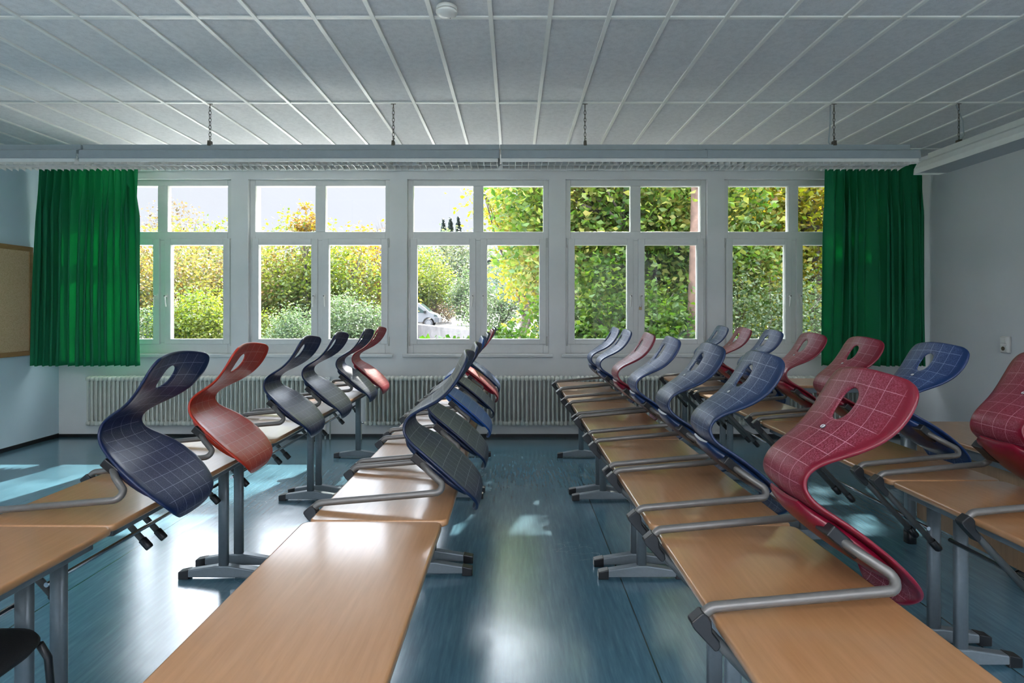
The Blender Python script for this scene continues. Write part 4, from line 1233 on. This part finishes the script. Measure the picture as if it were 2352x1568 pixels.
# bushes middle distance
def Bm(px, d, r, zc, rz, n, size, mat, label, seed):
    x = U(px, d); return bush(x, d, [(x, d, zc, r, r * .7, rz), (x + r * .6, d, zc - .25, r * .6, r * .5, rz * .7), (x - r * .6, d, zc - .25, r * .6, r * .5, rz * .7)], n, size, mat, label, seed, .25)
Bm(455, 19, 1.1, .9, 1.35, 9000, .11, 'lime', 'bright green rounded bush low in the first window', 51)
Bm(345, 19, .9, .5, 1.1, 6000, .10, 'bush', 'dull green bush beside the left curtain', 52)
Bm(500, 21, 1.0, .6, .9, 7000, .10, 'bush', 'dull green bush at the right foot of the first window', 56)
Bm(672, 18.5, .62, .55, .95, 9000, .08, 'bush', 'rounded dark green hedge bush in the second window', 53)
Bm(618, 21, .5, .55, .9, 2600, .09, 'lime', 'yellow-green bush left of the rounded hedge bush', 54)
Bm(800, 21, 1.25, .8, 1.2, 11000, .10, 'bush', 'wide dark green hedge bush before the concrete wall', 55)
Bm(1010, 54, 1.7, 1.6, 1.3, 3000, .16, 'dry', 'brownish dry shrub between the van and the garage', 57)
# woods far behind
G2 = 'wooded hill behind the driveway'
k = 0
for px, d, zt, mt, lb in ((240, 70, 9.0, 'far', 'far wooded rise behind the left curtain'), (330, 72, 9.2, 'far', 'far pale wood left of the bare twigs'), (430, 75, 9.5, 'far', 'far pale wood behind the first window'), (520, 70, 9.6, 'far', 'far pale wood right in the first window'),
                     (600, 75, 10.0, 'far', 'far pale wood at the left in the second window'), (660, 80, 9.6, 'far', 'far pale wood left of the slender treetop'), (740, 80, 10.5, 'far', 'far pale wood right of the second window mullion'), (800, 80, 11.0, 'far', 'far pointed treetop in the second window'),
                     (860, 80, 9.6, 'far', 'far pale wood under the bare branched treetop'), (930, 85, 10.0, 'far', 'far pale wood behind the second pier'), (965, 75, 10.6, 'far', 'far round green treetop at the left in the third window'), (1090, 95, 11.0, 'far', 'far pale wood right of the firs')):
    r = 5.2; x = U(px, d)
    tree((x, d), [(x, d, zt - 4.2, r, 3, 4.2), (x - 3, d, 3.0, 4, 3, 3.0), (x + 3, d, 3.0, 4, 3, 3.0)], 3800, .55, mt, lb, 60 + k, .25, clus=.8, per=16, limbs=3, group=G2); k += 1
# firs
def fir(px, d, ztop, label, seed):
    x = U(px, d); z0 = gz(d); root = empty('fir_tree', (x, d, z0)); H = ztop - z0
    rs = np.random.RandomState(seed); n = 5200
    t = rs.rand(n) ** .7; h = H * (.12 + .88 * (1 - t)); rad = (H - h) * .24 * (0.55 + .45 * np.abs(np.sin(h * 4))) * rs.rand(n) ** .4; a = rs.rand(n) * 2 * PI
    p = np.stack([rad * np.cos(a), rad * np.sin(a), h - rad * .35], 1)
    out = np.stack([np.cos(a), np.sin(a), -.4 + 0 * a], 1); up = np.array([0, 0, 1.0]); side = np.cross(out, up); s = .34
    V = np.stack([p - out * s, p + side * s * .35, p + out * s, p - side * s * .35 - np.array([0, 0, .12])], 1).reshape(-1, 3)
    idx = np.arange(n)[:, None] * 4
    Fc = np.concatenate([idx + np.array([[0, 1, 2]]), idx + np.array([[0, 2, 3]])], 1).reshape(-1, 3)
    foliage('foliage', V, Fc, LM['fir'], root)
    mb = MB(); mb.tube([(0, 0, 0), (0, 0, H * .97)], [.22, .03], 8); mb.build('trunk', M['bark'], root)
    tag(root, label, 'fir tree', 'dark firs on the skyline in the third window')
fir(1018, 95, ZP(503, 95), 'shortest dark fir on the skyline, left of the other two', 81)
fir(1034, 95, ZP(498, 95), 'dark fir in the middle of the three on the skyline', 82)
fir(1052, 95, ZP(497, 95), 'rightmost dark fir of the three on the skyline', 83)
